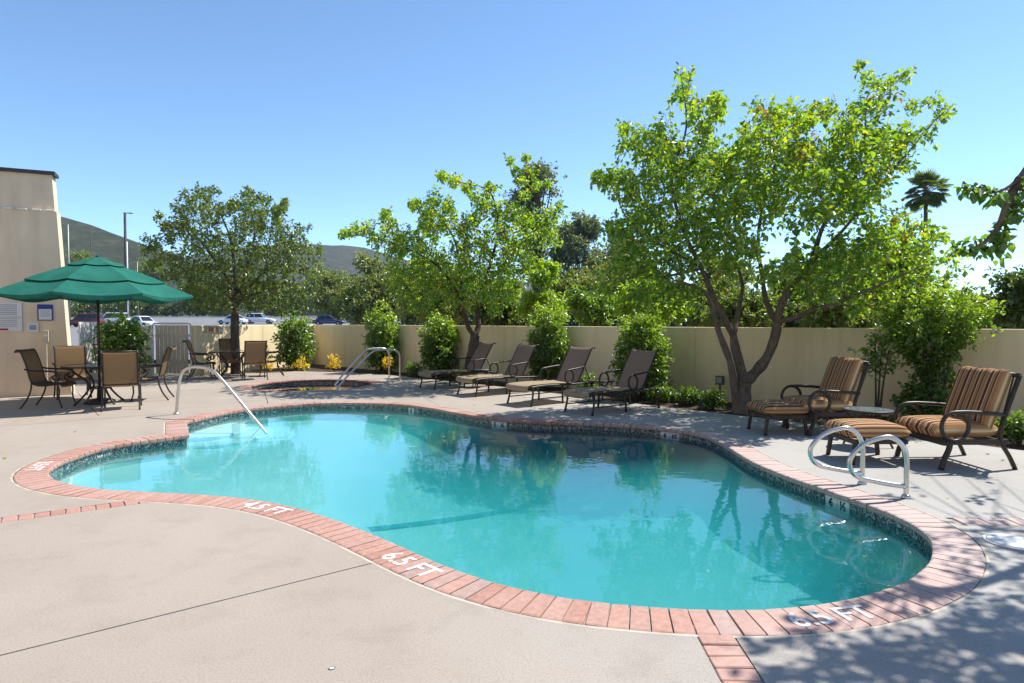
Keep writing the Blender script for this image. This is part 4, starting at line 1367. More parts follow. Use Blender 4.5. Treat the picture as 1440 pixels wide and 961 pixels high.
cars = [('suv', 'carwhite', 4.7, 1.72, True, 366, 104, R(6), 'white estate car just right of the leafy tree trunk'),
        ('sedan', 'carwhite', 4.5, 1.46, False, 327, 100, R(172), 'white car half hidden behind the leafy tree trunk'),
        ('sedan', 'carwhite', 4.6, 1.48, False, 202, 78, R(-28), 'white sedan above the gate, right of the green umbrella pole'),
        ('suv', 'carwhite', 4.8, 1.85, True, 156, 92, R(190), 'white SUV seen under the green umbrella edge'),
        ('suv', 'carred', 4.7, 1.78, True, 118, 84, R(184), 'dark red SUV beside the building corner'),
        ('sedan', 'carblue', 4.5, 1.50, False, 463, 92, R(3), 'dark blue car behind the wall, right of the glossy bush'),
        ('sedan', 'carblue', 4.5, 1.46, False, 512, 96, R(183), 'dark blue car behind the wall, half hidden by the second bush')]
for nm, pt, L_, H_, suv, px, Y, rz, lab in cars:
    c = car(M[pt], L_, H_, suv, nm)
    c.location = ((px - CX) / FPX * Y, Y, lot_h(Y) + .005); c.rotation_euler = (0, 0, rz); c['label'] = lab; c['group'] = 'cars parked in the lot'

# ------------------------------------------------------------------ windscreen fence, poles, road sign
fa, fb = P(640, 459, 30.0), P(1480, 459, 24.6)
fa.z = fb.z = 0
fz = lot_h(28)
fe = empty('windscreen_fence', (fa + fb) / 2, math.atan2(fb.y - fa.y, fb.x - fa.x), 'dark teal screened fence behind the wall', 'fence')
fl = (fb - fa).length
npan = 12
for k in range(npan):
    x = -fl / 2 + fl * (k + .5) / npan
    rows = [[Vector((x + (j / 8 - .5) * (fl / npan - .05), .03 * math.sin(j * 1.7 + k), z)) for j in range(9)] for z in (.15, .8, 1.5, 2.25)]
    MB().grid(rows).build('screen_panel', M['screen'], fe, True)
for k in range(npan + 1):
    MB().tube([(-fl / 2 + fl * k / npan, .05, 0), (-fl / 2 + fl * k / npan, .05, 2.4)], .04, 8).build('post', M['screen'], fe)
MB().tube([(-fl / 2, .05, 2.33), (fl / 2, .05, 2.33)], .025, 6).build('top_rail', M['screen'], fe)
def pole(name, label, px, ytop, Y, r, mat, arm=None):
    top = P(px, ytop, Y); z0 = lot_h(Y) - .1
    e = empty(name, (top.x, top.y, z0), 0, label, 'pole')
    MB().tube([(0, 0, 0), (0, 0, top.z - z0)], [r * 1.15, r * .85], 10).build('post', mat, e, True)
    if arm:
        MB().tube([(0, 0, top.z - z0 - .25), (arm * .5, 0, top.z - z0 - .05), (arm, 0, top.z - z0 - .08)], r * .35, 6).build('arm', M['postgrey'], e)
        MB().rbox((arm, 0, top.z - z0 - .12), (r * 3, r * 1.6, r * .9), r * .2, 1).build('lamp_head', M['postgrey'], e)
    return e
pole('utility_pole', 'tall dark utility pole above the green umbrella', 175.5, 299, 95, .20, M['polewood'], .9)
pole('lamp_post', 'pale lamp post just right of the tall dark utility pole', 178.5, 340, 93, .09, M['whitemetal'])
pole('lamp_post', 'pale post beside the building edge above the umbrella', 95.5, 316, 90, .10, M['postgrey'])
pole('utility_pole', 'thin dark pole between building edge and umbrella top', 127.5, 320, 120, .10, M['polewood'])
pole('lamp_post', 'slim curved lamp post right of the utility pole, low over the umbrella', 193, 368, 120, .07, M['postgrey'], -1.2)
pole('lamp_post', 'pale slim lamp post among the trees right of the far hill', 526, 398, 120, .09, M['postgrey'], .8)
rs = empty('road_sign', (P(730, 417, 26).x, 26, lot_h(26)), 0, 'small blue sign on a post behind the wall', 'sign')
MB().tube([(0, .03, -.1), (0, .03, 2.9)], .03, 8).build('post', M['postgrey'], rs)
MB().rbox((0, 0, P(730, 417, 26).z - lot_h(26)), (.42, .02, .34), .01, 1).build('board', M['signblue'], rs)
MB().box((0, -.013, P(730, 417, 26).z - lot_h(26)), (.22, .004, .18)).build('symbol', M['signwhite'], rs)
# ================================================================== VEGETATION
def unit(a):
    return a / np.maximum(np.linalg.norm(a, axis=1, keepdims=True), 1e-9)
def leaf_object(name, pos, axis, nrm, size, tint, mat, parent, wide=.72, fold=.16):
    """one six-cornered folded leaf per entry, all in one crown mesh"""
    n = len(pos)
    axis = unit(axis); side = unit(np.cross(axis, nrm)); nn = np.cross(side, axis)
    tab = [(0, 0, 0), (.24, .40 * wide, fold), (.60, .38 * wide, fold * .9), (1.0, 0, -.10), (.60, -.38 * wide, fold * .9), (.24, -.40 * wide, fold)]
    V = np.empty((n, 6, 3))
    s = size[:, None]
    for k, (t, sd, z) in enumerate(tab):
        V[:, k] = pos + (axis * t + side * sd + nn * z) * s
    V = V.reshape(-1, 3)
    base = (np.arange(n) * 6)[:, None]
    Q = np.concatenate([base + np.array([0, 1, 2, 3]), base + np.array([0, 3, 4, 5])], 1).reshape(-1)
    me = bpy.data.meshes.new(name)
    me.vertices.add(n * 6); me.vertices.foreach_set('co', V.ravel())
    me.loops.add(n * 8); me.loops.foreach_set('vertex_index', Q.astype(np.int32))
    me.polygons.add(n * 2); me.polygons.foreach_set('loop_start', np.arange(n * 2, dtype=np.int32) * 4)
    me.update(calc_edges=True)
    at = me.attributes.new('tint', 'FLOAT', 'POINT')
    at.data.foreach_set('value', np.repeat(tint, 6).astype(np.float32))
    me.materials.append(mat)
    o = bpy.data.objects.new(name, me)
    o['kind'] = 'stuff'
    return link(o, parent)

class Twigs:
    def __init__(s): s.v, s.f, s.n = [], [], 0
    def add(s, a, b, r0, r1):
        d = (b - a); L_ = np.linalg.norm(d)
        if L_ < 1e-6: return
        d = d / L_
        u = np.cross(d, [0, 0, 1.0]) if abs(d[2]) < .9 else np.cross(d, [1.0, 0, 0]); u /= np.linalg.norm(u); v = np.cross(d, u)
        for p, r in ((a, r0), (b, r1)):
            for k in range(3):
                an = 2.0944 * k
                s.v.append(p + (u * math.cos(an) + v * math.sin(an)) * r)
        i = s.n
        s.f += [(i, i + 1, i + 4, i + 3), (i + 1, i + 2, i + 5, i + 4), (i + 2, i, i + 3, i + 5)]
        s.n += 6
    def path(s, pts, r0, r1):
        m = len(pts) - 1
        for i in range(m):
            s.add(pts[i], pts[i + 1], r0 + (r1 - r0) * i / m, r0 + (r1 - r0) * (i + 1) / m)

def spray(c, r, nleaf, outward, leaf, L, tw, up=.25, droop=.5, tint_mu=.5, out=.6, tsd=.22):
    """twigs round a point, leaves along the twigs; appends to the lists in L"""
    ntw = max(2, int(nleaf / 7))
    for _ in range(ntw):
        d = rng.normal(size=3); d /= np.linalg.norm(d)
        d = d + outward * out + np.array([0, 0, up]); d /= np.linalg.norm(d)
        st = c + rng.normal(size=3) * r * .33
        ln = r * (.55 + .6 * rng.random())
        en = st + d * ln
        if tw is not None: tw.add(st, en, .0045, .002)
        k = 7
        t = rng.random(k) * .9 + .1
        p = st + np.outer(t, d) * ln + rng.normal(size=(k, 3)) * leaf * .35
        ax_ = d * .55 + rng.normal(size=(k, 3)) * .75 + np.array([0, 0, -droop])
        nr = rng.normal(size=(k, 3)) * .55 + np.array([0, 0, .9])
        L[0].append(p); L[1].append(ax_); L[2].append(nr)
        L[3].append(leaf * (.55 + .75 * rng.random(k) ** 1.3))
        L[4].append(np.clip(rng.normal(tint_mu, tsd, k), 0, .92 if tint_mu < .9 else 1))

def np3(v): return np.array([v.x, v.y, v.z])
def limb(mb, pts, r0, r1, n=9, wob=.0):
    p = cr(pts, 6); m = len(p)
    rr = [(r0 + (r1 - r0) * (i / (m - 1)) ** .85) * (1 + wob * noise.noise(q * 5)) for i, q in enumerate(p)]
    mb.tube(p, rr, n)
    return p, rr

def tree(name, label, cat, base, limbs, clusters, Y0, depth_, leaf, dens, mat, bark, cxy, wxy, tint=.5, group=None, keep=None, tsd=.22, droop=.5, thin=1.3, red=None):
    """limbs: [(pts, r0, r1)], world points; clusters: (px, py, r px) as seen at distance Y0"""
    e = empty(name, base, 0, label, cat, group)
    bv = np3(base)
    tk = MB(); nodes = []
    for pts, r0, r1 in limbs:
        p, rr = limb(tk, [Vector(q) - Vector(base) for q in pts], r0, r1, 10, .25)
        nodes += [(np3(q), r) for q, r in zip(p, rr)]
    tk.build('trunk', bark, e, True)
    N = np.array([q for q, _ in nodes]); NR = np.array([r for _, r in nodes])
    L = [[], [], [], [], []]; tw = Twigs()
    ctr = np3(P(cxy[0], cxy[1], Y0)) - bv
    todo = []
    for (px, py, rp) in clusters:
        Rr = rp * Y0 / FPX
        q = 1 - ((px - cxy[0]) / wxy[0]) ** 2 - ((py - cxy[1]) / wxy[1]) ** 2
        D = depth_ * math.sqrt(max(.02, q))
        m = max(1, int(2 * D / (Rr * thin)))
        for k in range(m):
            dy = (-D + 2 * D * (k + .5) / m) + rng.normal() * Rr * .3 if m > 1 else rng.normal() * Rr * .4
            c = np3(P(px + rng.normal() * rp * .22, py + rng.normal() * rp * .22, Y0 + dy)) - bv
            if c[2] + bv[2] < .9: c[2] = .9 - bv[2]
            todo.append((float(np.min(np.linalg.norm(N - c, axis=1))), c, Rr, px, py))
    todo.sort(key=lambda q: q[0])
    for _, c, Rr, px, py in todo:
        outw = c - ctr; outw /= max(1e-6, np.linalg.norm(outw))
        # grow from the nearest wood, which includes the branches grown before
        dist = np.linalg.norm(N - c, axis=1) + np.maximum(0, N[:, 2] - c[2]) * .8
        j = int(np.argmin(dist)); a = N[j]; ln = np.linalg.norm(c - a)
        mid = (a + c) / 2 + np.array([0, 0, .10 * ln]) + rng.normal(size=3) * .10 * ln
        ts = np.linspace(0, 1, 6)[:, None]
        pth = (1 - ts) ** 2 * a + 2 * ts * (1 - ts) * mid + ts ** 2 * c
        rad = min(NR[j] * .75, .007 + .010 * ln)
        tw.path(list(pth), rad, .005)
        N = np.vstack([N, pth[2:]]); NR = np.concatenate([NR, np.linspace(rad * .8, .006, len(pth) - 2)])
        nl = max(8, int(dens * (Rr / leaf) ** 2))
        tm = tint + rng.normal() * .10
        if red is not None and rng.random() < red(px, py): tm = .97
        spray(c, Rr, nl, outw, leaf, L, tw, .22, droop, tm, .6, tsd)
    A = [np.concatenate(q) for q in L]
    if keep is not None:
        msk = keep(A[0] + bv)
        A = [q[msk] for q in A]
    leaf_object('crown', A[0], A[1], A[2], A[3], A[4], mat, e)
    mesh_obj('branches', tw.v, tw.f, M['twig'], e)['kind'] = 'stuff'
    return e, len(A[0])
def Z(x0, y0, s, lst): return [(x0 + a / s, y0 + b / s, r / s) for a, b, r in lst]
def PV(lst, Y, base=None):
    return [P(px, py, Y + (q[0] if q else 0)) for px, py, *q in lst]

# ------------------------------------------------------------------ big tree by the armchairs
Y3 = 11.45
B3 = G(1043, 578); B3.z = -.05; Y3 = B3.y
c3 = Z(820, 70, 2.3226, [(320, 70, 26), (340, 120, 36), (325, 165, 38), (375, 200, 38), (390, 250, 36), (400, 310, 35), (440, 165, 22), (440, 210, 22),
 (140, 260, 28), (150, 320, 34), (200, 300, 50), (270, 290, 52), (300, 330, 55), (230, 360, 55), (50, 425, 18), (85, 428, 22), (125, 430, 28), (165, 435, 40), (150, 480, 36), (230, 430, 62), (320, 400, 65),
 (400, 380, 62), (470, 370, 48), (430, 450, 75), (340, 480, 75), (250, 520, 72), (180, 550, 55), (520, 420, 62),
 (590, 215, 36), (640, 225, 44), (700, 255, 42), (735, 235, 26), (550, 285, 38), (610, 300, 52), (660, 340, 62), (560, 360, 52), (720, 330, 52), (515, 335, 24),
 (900, 65, 28), (935, 110, 32), (1020, 105, 32), (1050, 88, 20), (990, 140, 36), (950, 190, 45), (880, 230, 50), (795, 205, 30), (850, 260, 45), (1075, 185, 30), (1120, 185, 22), (1180, 200, 20), (1155, 235, 26), (1110, 280, 32), (1050, 300, 46), (990, 320, 60), (930, 300, 50), (1010, 370, 50), (960, 420, 42), (900, 350, 52), (830, 310, 44), (780, 360, 54),
 (600, 440, 70), (690, 430, 70), (780, 440, 70), (860, 430, 62), (640, 510, 70), (740, 530, 72), (840, 510, 72), (920, 490, 52), (540, 500, 62), (460, 540, 75), (370, 570, 75), (280, 600, 75), (190, 630, 75), (120, 600, 45),
 (150, 700, 62), (230, 690, 72), (320, 680, 72), (410, 640, 72), (500, 610, 60), (470, 700, 45), (110, 785, 50), (200, 780, 62), (280, 770, 52), (340, 800, 34), (555, 650, 34), (690, 690, 52), (780, 700, 72), (720, 765, 50), (620, 735, 42),
 (850, 650, 72), (940, 600, 62), (930, 690, 72), (860, 770, 62), (1000, 650, 72), (1030, 580, 50), (1080, 660, 62), (1050, 740, 72), (960, 800, 62), (880, 840, 40), (1130, 730, 62), (1150, 800, 60), (1215, 745, 42), (1195, 680, 32), (1135, 610, 30), (1010, 850, 34), (780, 800, 36)])
f1 = P(1046, 538, Y3)
l3 = [([B3 + Vector((0, 0, -.1)), B3 + Vector((0, 0, .02)), B3 + Vector((.02, 0, .14)), P(1044, 556, Y3), f1], .22, .13),
      ([f1, P(1060, 526, Y3), P(1077, 505, Y3), P(1088, 480, Y3 - .05), P(1094, 455, Y3 - .1)], .105, .075),
      ([P(1094, 457, Y3 - .1), P(1097, 434, Y3 - .2), P(1108, 411, Y3 - .3), P(1128, 385, Y3 - .4), P(1142, 366, Y3 - .4), P(1156, 322, Y3 - .3), P(1176, 290, Y3), P(1200, 255, Y3 + .2), P(1215, 200, Y3 + .3), P(1218, 140, Y3 + .2)], .072, .012),
      ([P(1142, 366, Y3 - .4), P(1180, 330, Y3 - .6), P(1230, 270, Y3 - .7), P(1285, 205, Y3 - .5), P(1318, 165, Y3 - .4)], .035, .008),
      ([P(1094, 457, Y3 - .1), P(1078, 426, Y3 + .2), P(1073, 396, Y3 + .4), P(1066, 340, Y3 + .6), P(1075, 280, Y3 + .6), P(1092, 220, Y3 + .6), P(1090, 165, Y3 + .5)], .062, .010),
      ([P(1095, 452, Y3 - .1), P(1118, 447, Y3 - .4), P(1140, 437, Y3 - .7), P(1180, 424, Y3 - 1.0), P(1240, 400, Y3 - 1.1), P(1300, 372, Y3 - 1.0)], .055, .012),
      ([P(1140, 437, Y3 - .7), P(1200, 430, Y3 - .2), P(1270, 425, Y3 + .3), P(1320, 400, Y3 + .6)], .035, .01),
      ([f1, P(1040, 512, Y3), P(1034, 490, Y3), P(1031, 470, Y3)], .095, .07),
      ([P(1031, 472, Y3), P(1010, 432, Y3 - .25), P(998, 405, Y3 - .35), P(985, 375, Y3 - .4), P(960, 320, Y3 - .5), P(945, 250, Y3 - .3), P(965, 180, Y3 - .2), P(958, 105, Y3 - .1)], .062, .010),
      ([P(1032, 470, Y3), P(1040, 428, Y3 + .3), P(1043, 393, Y3 + .5), P(1020, 340, Y3 + .9), P(1000, 290, Y3 + 1.2)], .050, .012),
      ([P(985, 375, Y3 - .4), P(940, 350, Y3 - .9), P(890, 320, Y3 - 1.0), P(860, 262, Y3 - .8)], .030, .007),
      ([P(985, 378, Y3 - .4), P(930, 390, Y3 - .2), P(880, 392, Y3), P(860, 402, Y3 + .1)], .028, .008),
      ([B3 + Vector((-.08, -.02, -.1)), B3 + Vector((-.10, -.02, .1)), P(1028, 515, Y3 - .15), P(1012, 470, Y3 - .35), P(1003, 440, Y3 - .5), P(990, 410, Y3 - .8), P(950, 395, Y3 - 1.2)], .085, .02)]
def red3(px, py):
    if 1065 < px < 1140 and py < 235: return .16
    if 1120 < px < 1260 and py < 190: return .10
    return .012
t3, n3 = tree('pear_tree', 'large multi-stemmed green tree behind the striped armchairs', 'tree', Vector((B3.x, B3.y, 0)), l3, c3, Y3, 1.9, .096, 4.8, M['leaf_pear'], M['bark'], (1090, 300), (275, 230), .62, thin=1.3, red=red3)
# ------------------------------------------------------------------ middle tree behind the chaises
Y2 = 16.0
c2_ = Z(440, 200, 2.67, [(125, 347, 16), (160, 338, 20), (205, 332, 26), (275, 275, 18), (295, 315, 28), (250, 370, 42), (330, 360, 44), (390, 385, 48), (330, 420, 44), (385, 240, 20), (450, 230, 36), (510, 250, 32), (430, 280, 34), (450, 330, 44), (500, 300, 42), (560, 330, 46), (488, 132, 11), (530, 150, 16), (575, 178, 22), (620, 220, 32), (665, 180, 22), (650, 250, 38), (690, 270, 34), (600, 300, 34),
 (738, 72, 11), (758, 108, 14), (778, 150, 16), (798, 60, 10), (810, 100, 14), (828, 130, 16), (835, 170, 18), (880, 155, 9), (795, 200, 18), (740, 270, 36), (700, 330, 52), (780, 310, 52), (850, 300, 50), (900, 270, 32), (918, 242, 14), (880, 360, 50), (800, 380, 60), (720, 400, 60), (640, 400, 62), (560, 420, 60), (480, 430, 60), (400, 450, 50), (330, 490, 42), (420, 520, 50), (350, 560, 42), (440, 590, 42), (500, 500, 60), (570, 500, 60), (640, 480, 62), (720, 480, 60), (800, 460, 50), (500, 570, 50), (580, 570, 50), (640, 560, 50), (700, 560, 50), (740, 575, 34), (680, 620, 24), (390, 615, 26), (320, 530, 34)])
B2 = Vector((P(661, 540, Y2).x, Y2, 0))
f2 = P(668, 472, Y2)
l2 = [([B2 + Vector((0, 0, -.1)), P(661, 515, Y2), P(666, 488, Y2), f2], .15, .115),
      ([f2, P(660, 463, Y2 - .1), P(655, 450, Y2 - .2), P(650, 432, Y2 - .3), P(636, 400, Y2 - .5), P(610, 370, Y2 - .6), P(560, 345, Y2 - .7), P(500, 330, Y2 - .7)], .075, .010),
      ([P(650, 432, Y2 - .3), P(648, 390, Y2 - .1), P(640, 340, Y2), P(615, 300, Y2 + .1), P(600, 285, Y2 + .1)], .045, .010),
      ([f2, P(673, 458, Y2 + .1), P(672, 440, Y2 + .2), P(676, 410, Y2 + .3), P(690, 370, Y2 + .3), P(700, 320, Y2 + .2), P(688, 270, Y2), P(640, 255, Y2)], .082, .010),
      ([P(676, 410, Y2 + .3), P(710, 370, Y2 + .6), P(745, 330, Y2 + .6), P(760, 290, Y2 + .5), P(745, 250, Y2 + .4), P(720, 230, Y2 + .3)], .045, .007)]
t2, n2_ = tree('pear_tree', 'middle green tree with a forked trunk behind the farthest chaise', 'tree', B2, l2, c2_, Y2, 1.8, .098, 4.7, M['leaf_pear'], M['bark2'], (640, 355), (165, 140), .58, thin=1.3, red=lambda x, y: .05)
# ------------------------------------------------------------------ leafy tree behind the second table
Y1 = 19.0
c1 = Z(190, 240, 3.203, [(55, 310, 22), (100, 330, 38), (60, 360, 24), (110, 212, 20), (150, 250, 20), (130, 400, 42), (90, 420, 20), (210, 110, 24), (250, 130, 38), (300, 105, 36), (350, 98, 26), (200, 180, 34), (260, 190, 44), (320, 160, 44), (200, 240, 44), (170, 300, 48), (260, 270, 54), (330, 240, 54), (390, 190, 34), (430, 180, 28), (450, 150, 18), (500, 110, 28), (540, 130, 32), (580, 135, 32), (500, 180, 44), (560, 200, 44), (620, 190, 32), (655, 175, 22), (672, 150, 14), (640, 220, 28), (480, 250, 54), (560, 270, 54), (640, 280, 44), (700, 290, 44), (750, 270, 32), (700, 350, 54), (760, 340, 42), (830, 350, 18), (800, 400, 38), (620, 360, 54), (540, 350, 54), (450, 330, 54), (370, 330, 54), (290, 360, 54), (210, 380, 50), (180, 460, 44), (250, 450, 54), (330, 440, 54), (410, 420, 54), (500, 430, 54), (590, 440, 54), (680, 430, 54), (760, 450, 44), (800, 500, 34), (790, 560, 28), (720, 520, 48), (640, 520, 54), (560, 520, 54), (480, 510, 54), (400, 520, 54), (320, 530, 50), (240, 530, 44), (270, 590, 34), (350, 590, 38), (430, 590, 42), (520, 590, 42), (600, 590, 38), (680, 590, 38), (740, 600, 28), (660, 635, 24)])
B1 = Vector((P(331, 510, Y1).x, Y1, 0))
f1_ = P(331, 425, Y1)
l1 = [([B1 + Vector((0, 0, -.1)), P(331, 500, Y1), P(330, 460, Y1), f1_], .15, .11),
      ([f1_, P(318, 390, Y1 - .2), P(290, 350, Y1 - .4), P(260, 320, Y1 - .5), P(225, 335, Y1 - .5)], .07, .01), ([f1_, P(330, 380, Y1), P(322, 330, Y1 + .2), P(300, 280, Y1 + .2)], .075, .01),
      ([f1_, P(345, 385, Y1 + .2), P(358, 330, Y1 + .3), P(350, 285, Y1 + .2)], .07, .01), ([f1_, P(362, 392, Y1 - .2), P(395, 360, Y1 - .3), P(430, 345, Y1 - .2)], .06, .01), ([f1_, P(300, 400, Y1 + .4), P(250, 390, Y1 + .5)], .05, .01), ([f1_, P(370, 410, Y1 + .5), P(420, 400, Y1 + .6)], .05, .01)]
t1, n1_ = tree('leafy_tree', 'round dark green tree behind the second patio table', 'tree', B1, l1, c1, Y1, 2.2, .092, 3.8, M['leaf_dark'], M['bark2'], (325, 360), (125, 105), .62)
# ------------------------------------------------------------------ tree off the right edge: one hanging branch in view, shade on the deck
YR = 5.0
BR = Vector((6.6, 5.9, 0))
hang = Z(1240, 240, 4.0, [(450, 95, 16), (500, 120, 18), (545, 120, 18), (590, 110, 18), (640, 160, 18), (690, 130, 22), (740, 120, 26), (790, 60, 34), (800, 130, 34), (750, 190, 28), (790, 240, 26), (720, 240, 24), (690, 290, 22), (660, 340, 20), (690, 370, 16), (625, 385, 20), (640, 420, 18), (590, 440, 22), (520, 420, 20), (500, 450, 18), (445, 445, 14), (660, 450, 16), (830, 30, 40), (850, 160, 40), (860, 260, 40)])
lr = [([BR + Vector((0, 0, -.1)), BR + Vector((-.05, 0, 1.2)), BR + Vector((-.2, -.1, 2.2)), BR + Vector((-.4, -.2, 2.9))], .16, .11),
      ([BR + Vector((-.4, -.2, 2.9)), Vector((5.6, 5.4, 3.6)), Vector((4.9, 5.1, 3.9)), P(1445, 240, YR + .05), P(1420, 280, YR), P(1400, 325, YR), P(1368, 352, YR), P(1345, 351, YR)], .06, .006),
      ([P(1445, 240, YR + .05), P(1415, 265, YR), P(1385, 272, YR), P(1352, 264, YR)], .016, .004),
      ([BR + Vector((-.4, -.2, 2.9)), Vector((5.6, 4.9, 3.9)), Vector((4.8, 4.5, 4.6))], .07, .012), ([BR + Vector((-.4, -.2, 2.9)), Vector((6.4, 4.9, 4.2)), Vector((6.0, 4.2, 4.9))], .06, .012), ([BR + Vector((-.4, -.2, 2.9)), Vector((6.6, 6.2, 4.2)), Vector((6.7, 6.6, 5.0))], .06, .012)]
er = empty('shade_tree', BR, 0, 'leafy branch of a tree hanging in at the right edge', 'tree')
tk = MB(); bvr = np3(BR); nodes = []
for pts, r0, r1 in lr:
    p, rr = limb(tk, [Vector(q) - BR for q in pts], r0, r1, 9, .2); nodes += [np3(q) for q in p]
tk.build('trunk', M['bark'], er, True)
N = np.array(nodes); L = [[], [], [], [], []]; tw = Twigs()
def hook(c, r):
    a = N[int(np.argmin(np.linalg.norm(N - c, axis=1)))]
    tw.path([a + (c - a) * t + np.array([0, 0, .05]) * math.sin(t * 3.14) for t in np.linspace(0, 1, 5)], .010, .003)
for px, py, rp in hang:
    Rr = rp * YR / FPX
    c = np3(P(px, py, YR + rng.normal() * .04)) - bvr
    hook(c, Rr); spray(c, Rr * .9, 14, np.zeros(3), .078, L, tw, 0, .9, .30, 0, .15)
def in_frame(w_):
    x, y, z = w_[:, 0], w_[:, 1], w_[:, 2]
    return (y > .3) & (np.abs(x) < .83 * y) & (z - HC < .53 * y)
n_hang = sum(len(q) for q in L[0])
# crown above: wherever its shade falls on the deck in the photo
SH = Vector((-SUND.x, -SUND.y, 0)) / SUND.z
shade_px = [(1080, 925, 40), (1150, 940, 50), (1230, 930, 50), (1300, 940, 55), (1380, 930, 60), (1430, 900, 60), (1130, 905, 28), (1200, 960, 50), (1330, 960, 60), (1420, 850, 45), (1390, 800, 26), (1425, 820, 30), (1350, 880, 30), (1405, 870, 36),
            (1270, 828, 24), (1300, 838, 30), (1335, 845, 28), (1245, 842, 18), (1345, 812, 14), (1430, 780, 16), (1400, 768, 14), (1370, 760, 10), (1290, 905, 20), (1180, 858, 9), (1150, 874, 8), (1450, 960, 60), (1500, 900, 70), (1500, 980, 70), (1260, 990, 60), (1120, 985, 50), (1400, 1000, 70), (1560, 950, 70), (1180, 925, 40), (1270, 950, 45), (1340, 915, 40), (1100, 950, 40), (1400, 890, 40), (1370, 840, 26), (1435, 930, 50), (1310, 870, 16), (1060, 915, 16), (1225, 900, 26)]
for px, py, rp in shade_px:
    g = G(px, py)
    Rr = min(.5, max(.08, rp * g.y / FPX * 1.35))
    for h in ((3.9, 4.6) if rp > 26 else (4.2,)):
        h = h + rng.normal() * .25
        c = np.array([g.x - SH.x * h, g.y - SH.y * h, h]) - bvr
        hook(c, Rr); spray(c, Rr, max(16, int(5.0 * (Rr / .085) ** 2)), np.zeros(3), .085, L, tw, .1, .5, .5, .2)
for k in range(60):                                # the rest of its crown, out of view
    c = np.array([rng.normal(6.9, 1.0), rng.normal(5.9, 1.0), rng.normal(4.3, .7)])
    c = c - bvr
    hook(c, .4); spray(c, .42, 26, np.zeros(3), .085, L, tw, .1, .5, .5, .2)
A = [np.concatenate(q) for q in L]
msk = ~in_frame(A[0] + bvr)
msk[:n_hang] = True
A = [q[msk] for q in A]
leaf_object('crown', *A, M['leaf_pear'], er)
tv = np.array(tw.v).reshape(-1, 6, 3); bad = in_frame(tv.mean(1) + bvr) & (np.linalg.norm(tv.mean(1) + bvr - np3(P(1405, 300, YR)), axis=1) > .40)
tf = [f for i, f in enumerate(tw.f) if not bad[i // 3]]
mesh_obj('branches', tw.v, tf, M['twig'], er)['kind'] = 'stuff'

# ------------------------------------------------------------------ shrubs along the wall
def shrub(name, label, px0, px1, py0, py1, Y, leaf, n, mat, tint=.45, cat='shrub', dp=.45, stems=6, tintop=.25, droop=.2, group=None, shape=1.0):
    """upright shrub filling a box as seen from the camera, rooted at ground level"""
    b = P((px0 + px1) / 2, py1, Y); bb = Vector((b.x, Y, 0))
    e = empty(name, bb, 0, label, cat, group)
    zt = P(px0, py0, Y).z; hw = (px1 - px0) / 2 * Y / FPX * .74; z0 = max(.06, P(px0, py1, Y).z)
    st = MB(); L = [[], [], [], [], []]; tw = Twigs()
    for k in range(stems):
        a = rng.random() * 6.28; q = rng.random() ** .5
        top = Vector((math.cos(a) * hw * .7 * q, math.sin(a) * dp * .7 * q, zt * (.75 + .2 * rng.random())))
        st.tube(cr([(top.x * .2, top.y * .2, -.05), (top.x * .5, top.y * .5, zt * .4), top], 4), [.022 - .0018 * i for i in range(9)], 5)
    st.build('stems', M['twig'], e)
    m = 0
    while m < n * 1.7:
        u = rng.uniform(-1, 1); v = rng.uniform(-1, 1); z = rng.random()
        wd = (.62 + .38 * math.sin(min(1, z * 1.15) * math.pi) ** .6) if shape < 1.5 else (.50 + .16 * math.sin(z * 9 + 1) + .5 * min(1, max(0, z - .35) * 2.4))
        prof = wd * (1 + .5 * noise.noise(Vector((u * 2.3 + Y, z * 4.2, v * 2.3 + px0 * .1))))
        if noise.noise(Vector((u * 4 + px0, z * 7, v * 4 + Y))) < -.28: continue
        if u * u + v * v > prof * prof: continue
        if z > .84 + .32 * noise.noise(Vector((u * 3.3, v * 3.3, px0))): continue
        c = np.array([u * hw * 1.0, v * dp, z0 + (zt - z0) * z])
        o_ = np.array([u, v, .3])
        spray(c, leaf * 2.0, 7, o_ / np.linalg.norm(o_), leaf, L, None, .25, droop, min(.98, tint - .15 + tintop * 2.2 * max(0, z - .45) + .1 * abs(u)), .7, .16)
        m += 7
    A = [np.concatenate(q) for q in L]
    leaf_object('foliage', *A, mat, e)
    return e
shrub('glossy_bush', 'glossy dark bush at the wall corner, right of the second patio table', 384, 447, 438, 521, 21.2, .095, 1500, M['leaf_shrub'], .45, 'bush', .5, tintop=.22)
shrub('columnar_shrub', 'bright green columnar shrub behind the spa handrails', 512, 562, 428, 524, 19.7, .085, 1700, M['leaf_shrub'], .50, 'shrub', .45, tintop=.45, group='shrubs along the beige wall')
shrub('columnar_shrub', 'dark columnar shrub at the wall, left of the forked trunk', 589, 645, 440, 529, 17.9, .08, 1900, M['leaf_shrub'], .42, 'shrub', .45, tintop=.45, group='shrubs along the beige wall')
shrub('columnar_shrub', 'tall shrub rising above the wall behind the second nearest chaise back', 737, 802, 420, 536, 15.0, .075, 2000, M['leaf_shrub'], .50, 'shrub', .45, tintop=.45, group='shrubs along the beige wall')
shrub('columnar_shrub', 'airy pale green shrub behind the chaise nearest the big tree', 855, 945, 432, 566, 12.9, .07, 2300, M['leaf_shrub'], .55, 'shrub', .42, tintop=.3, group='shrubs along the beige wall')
shrub('leafy_shrub', 'big dense shrub against the wall between the two armchairs', 1236, 1384, 402, 592, 9.6, .062, 4300, M['leaf_shrub'], .44, 'shrub', .55, 12, .46, shape=2.0)
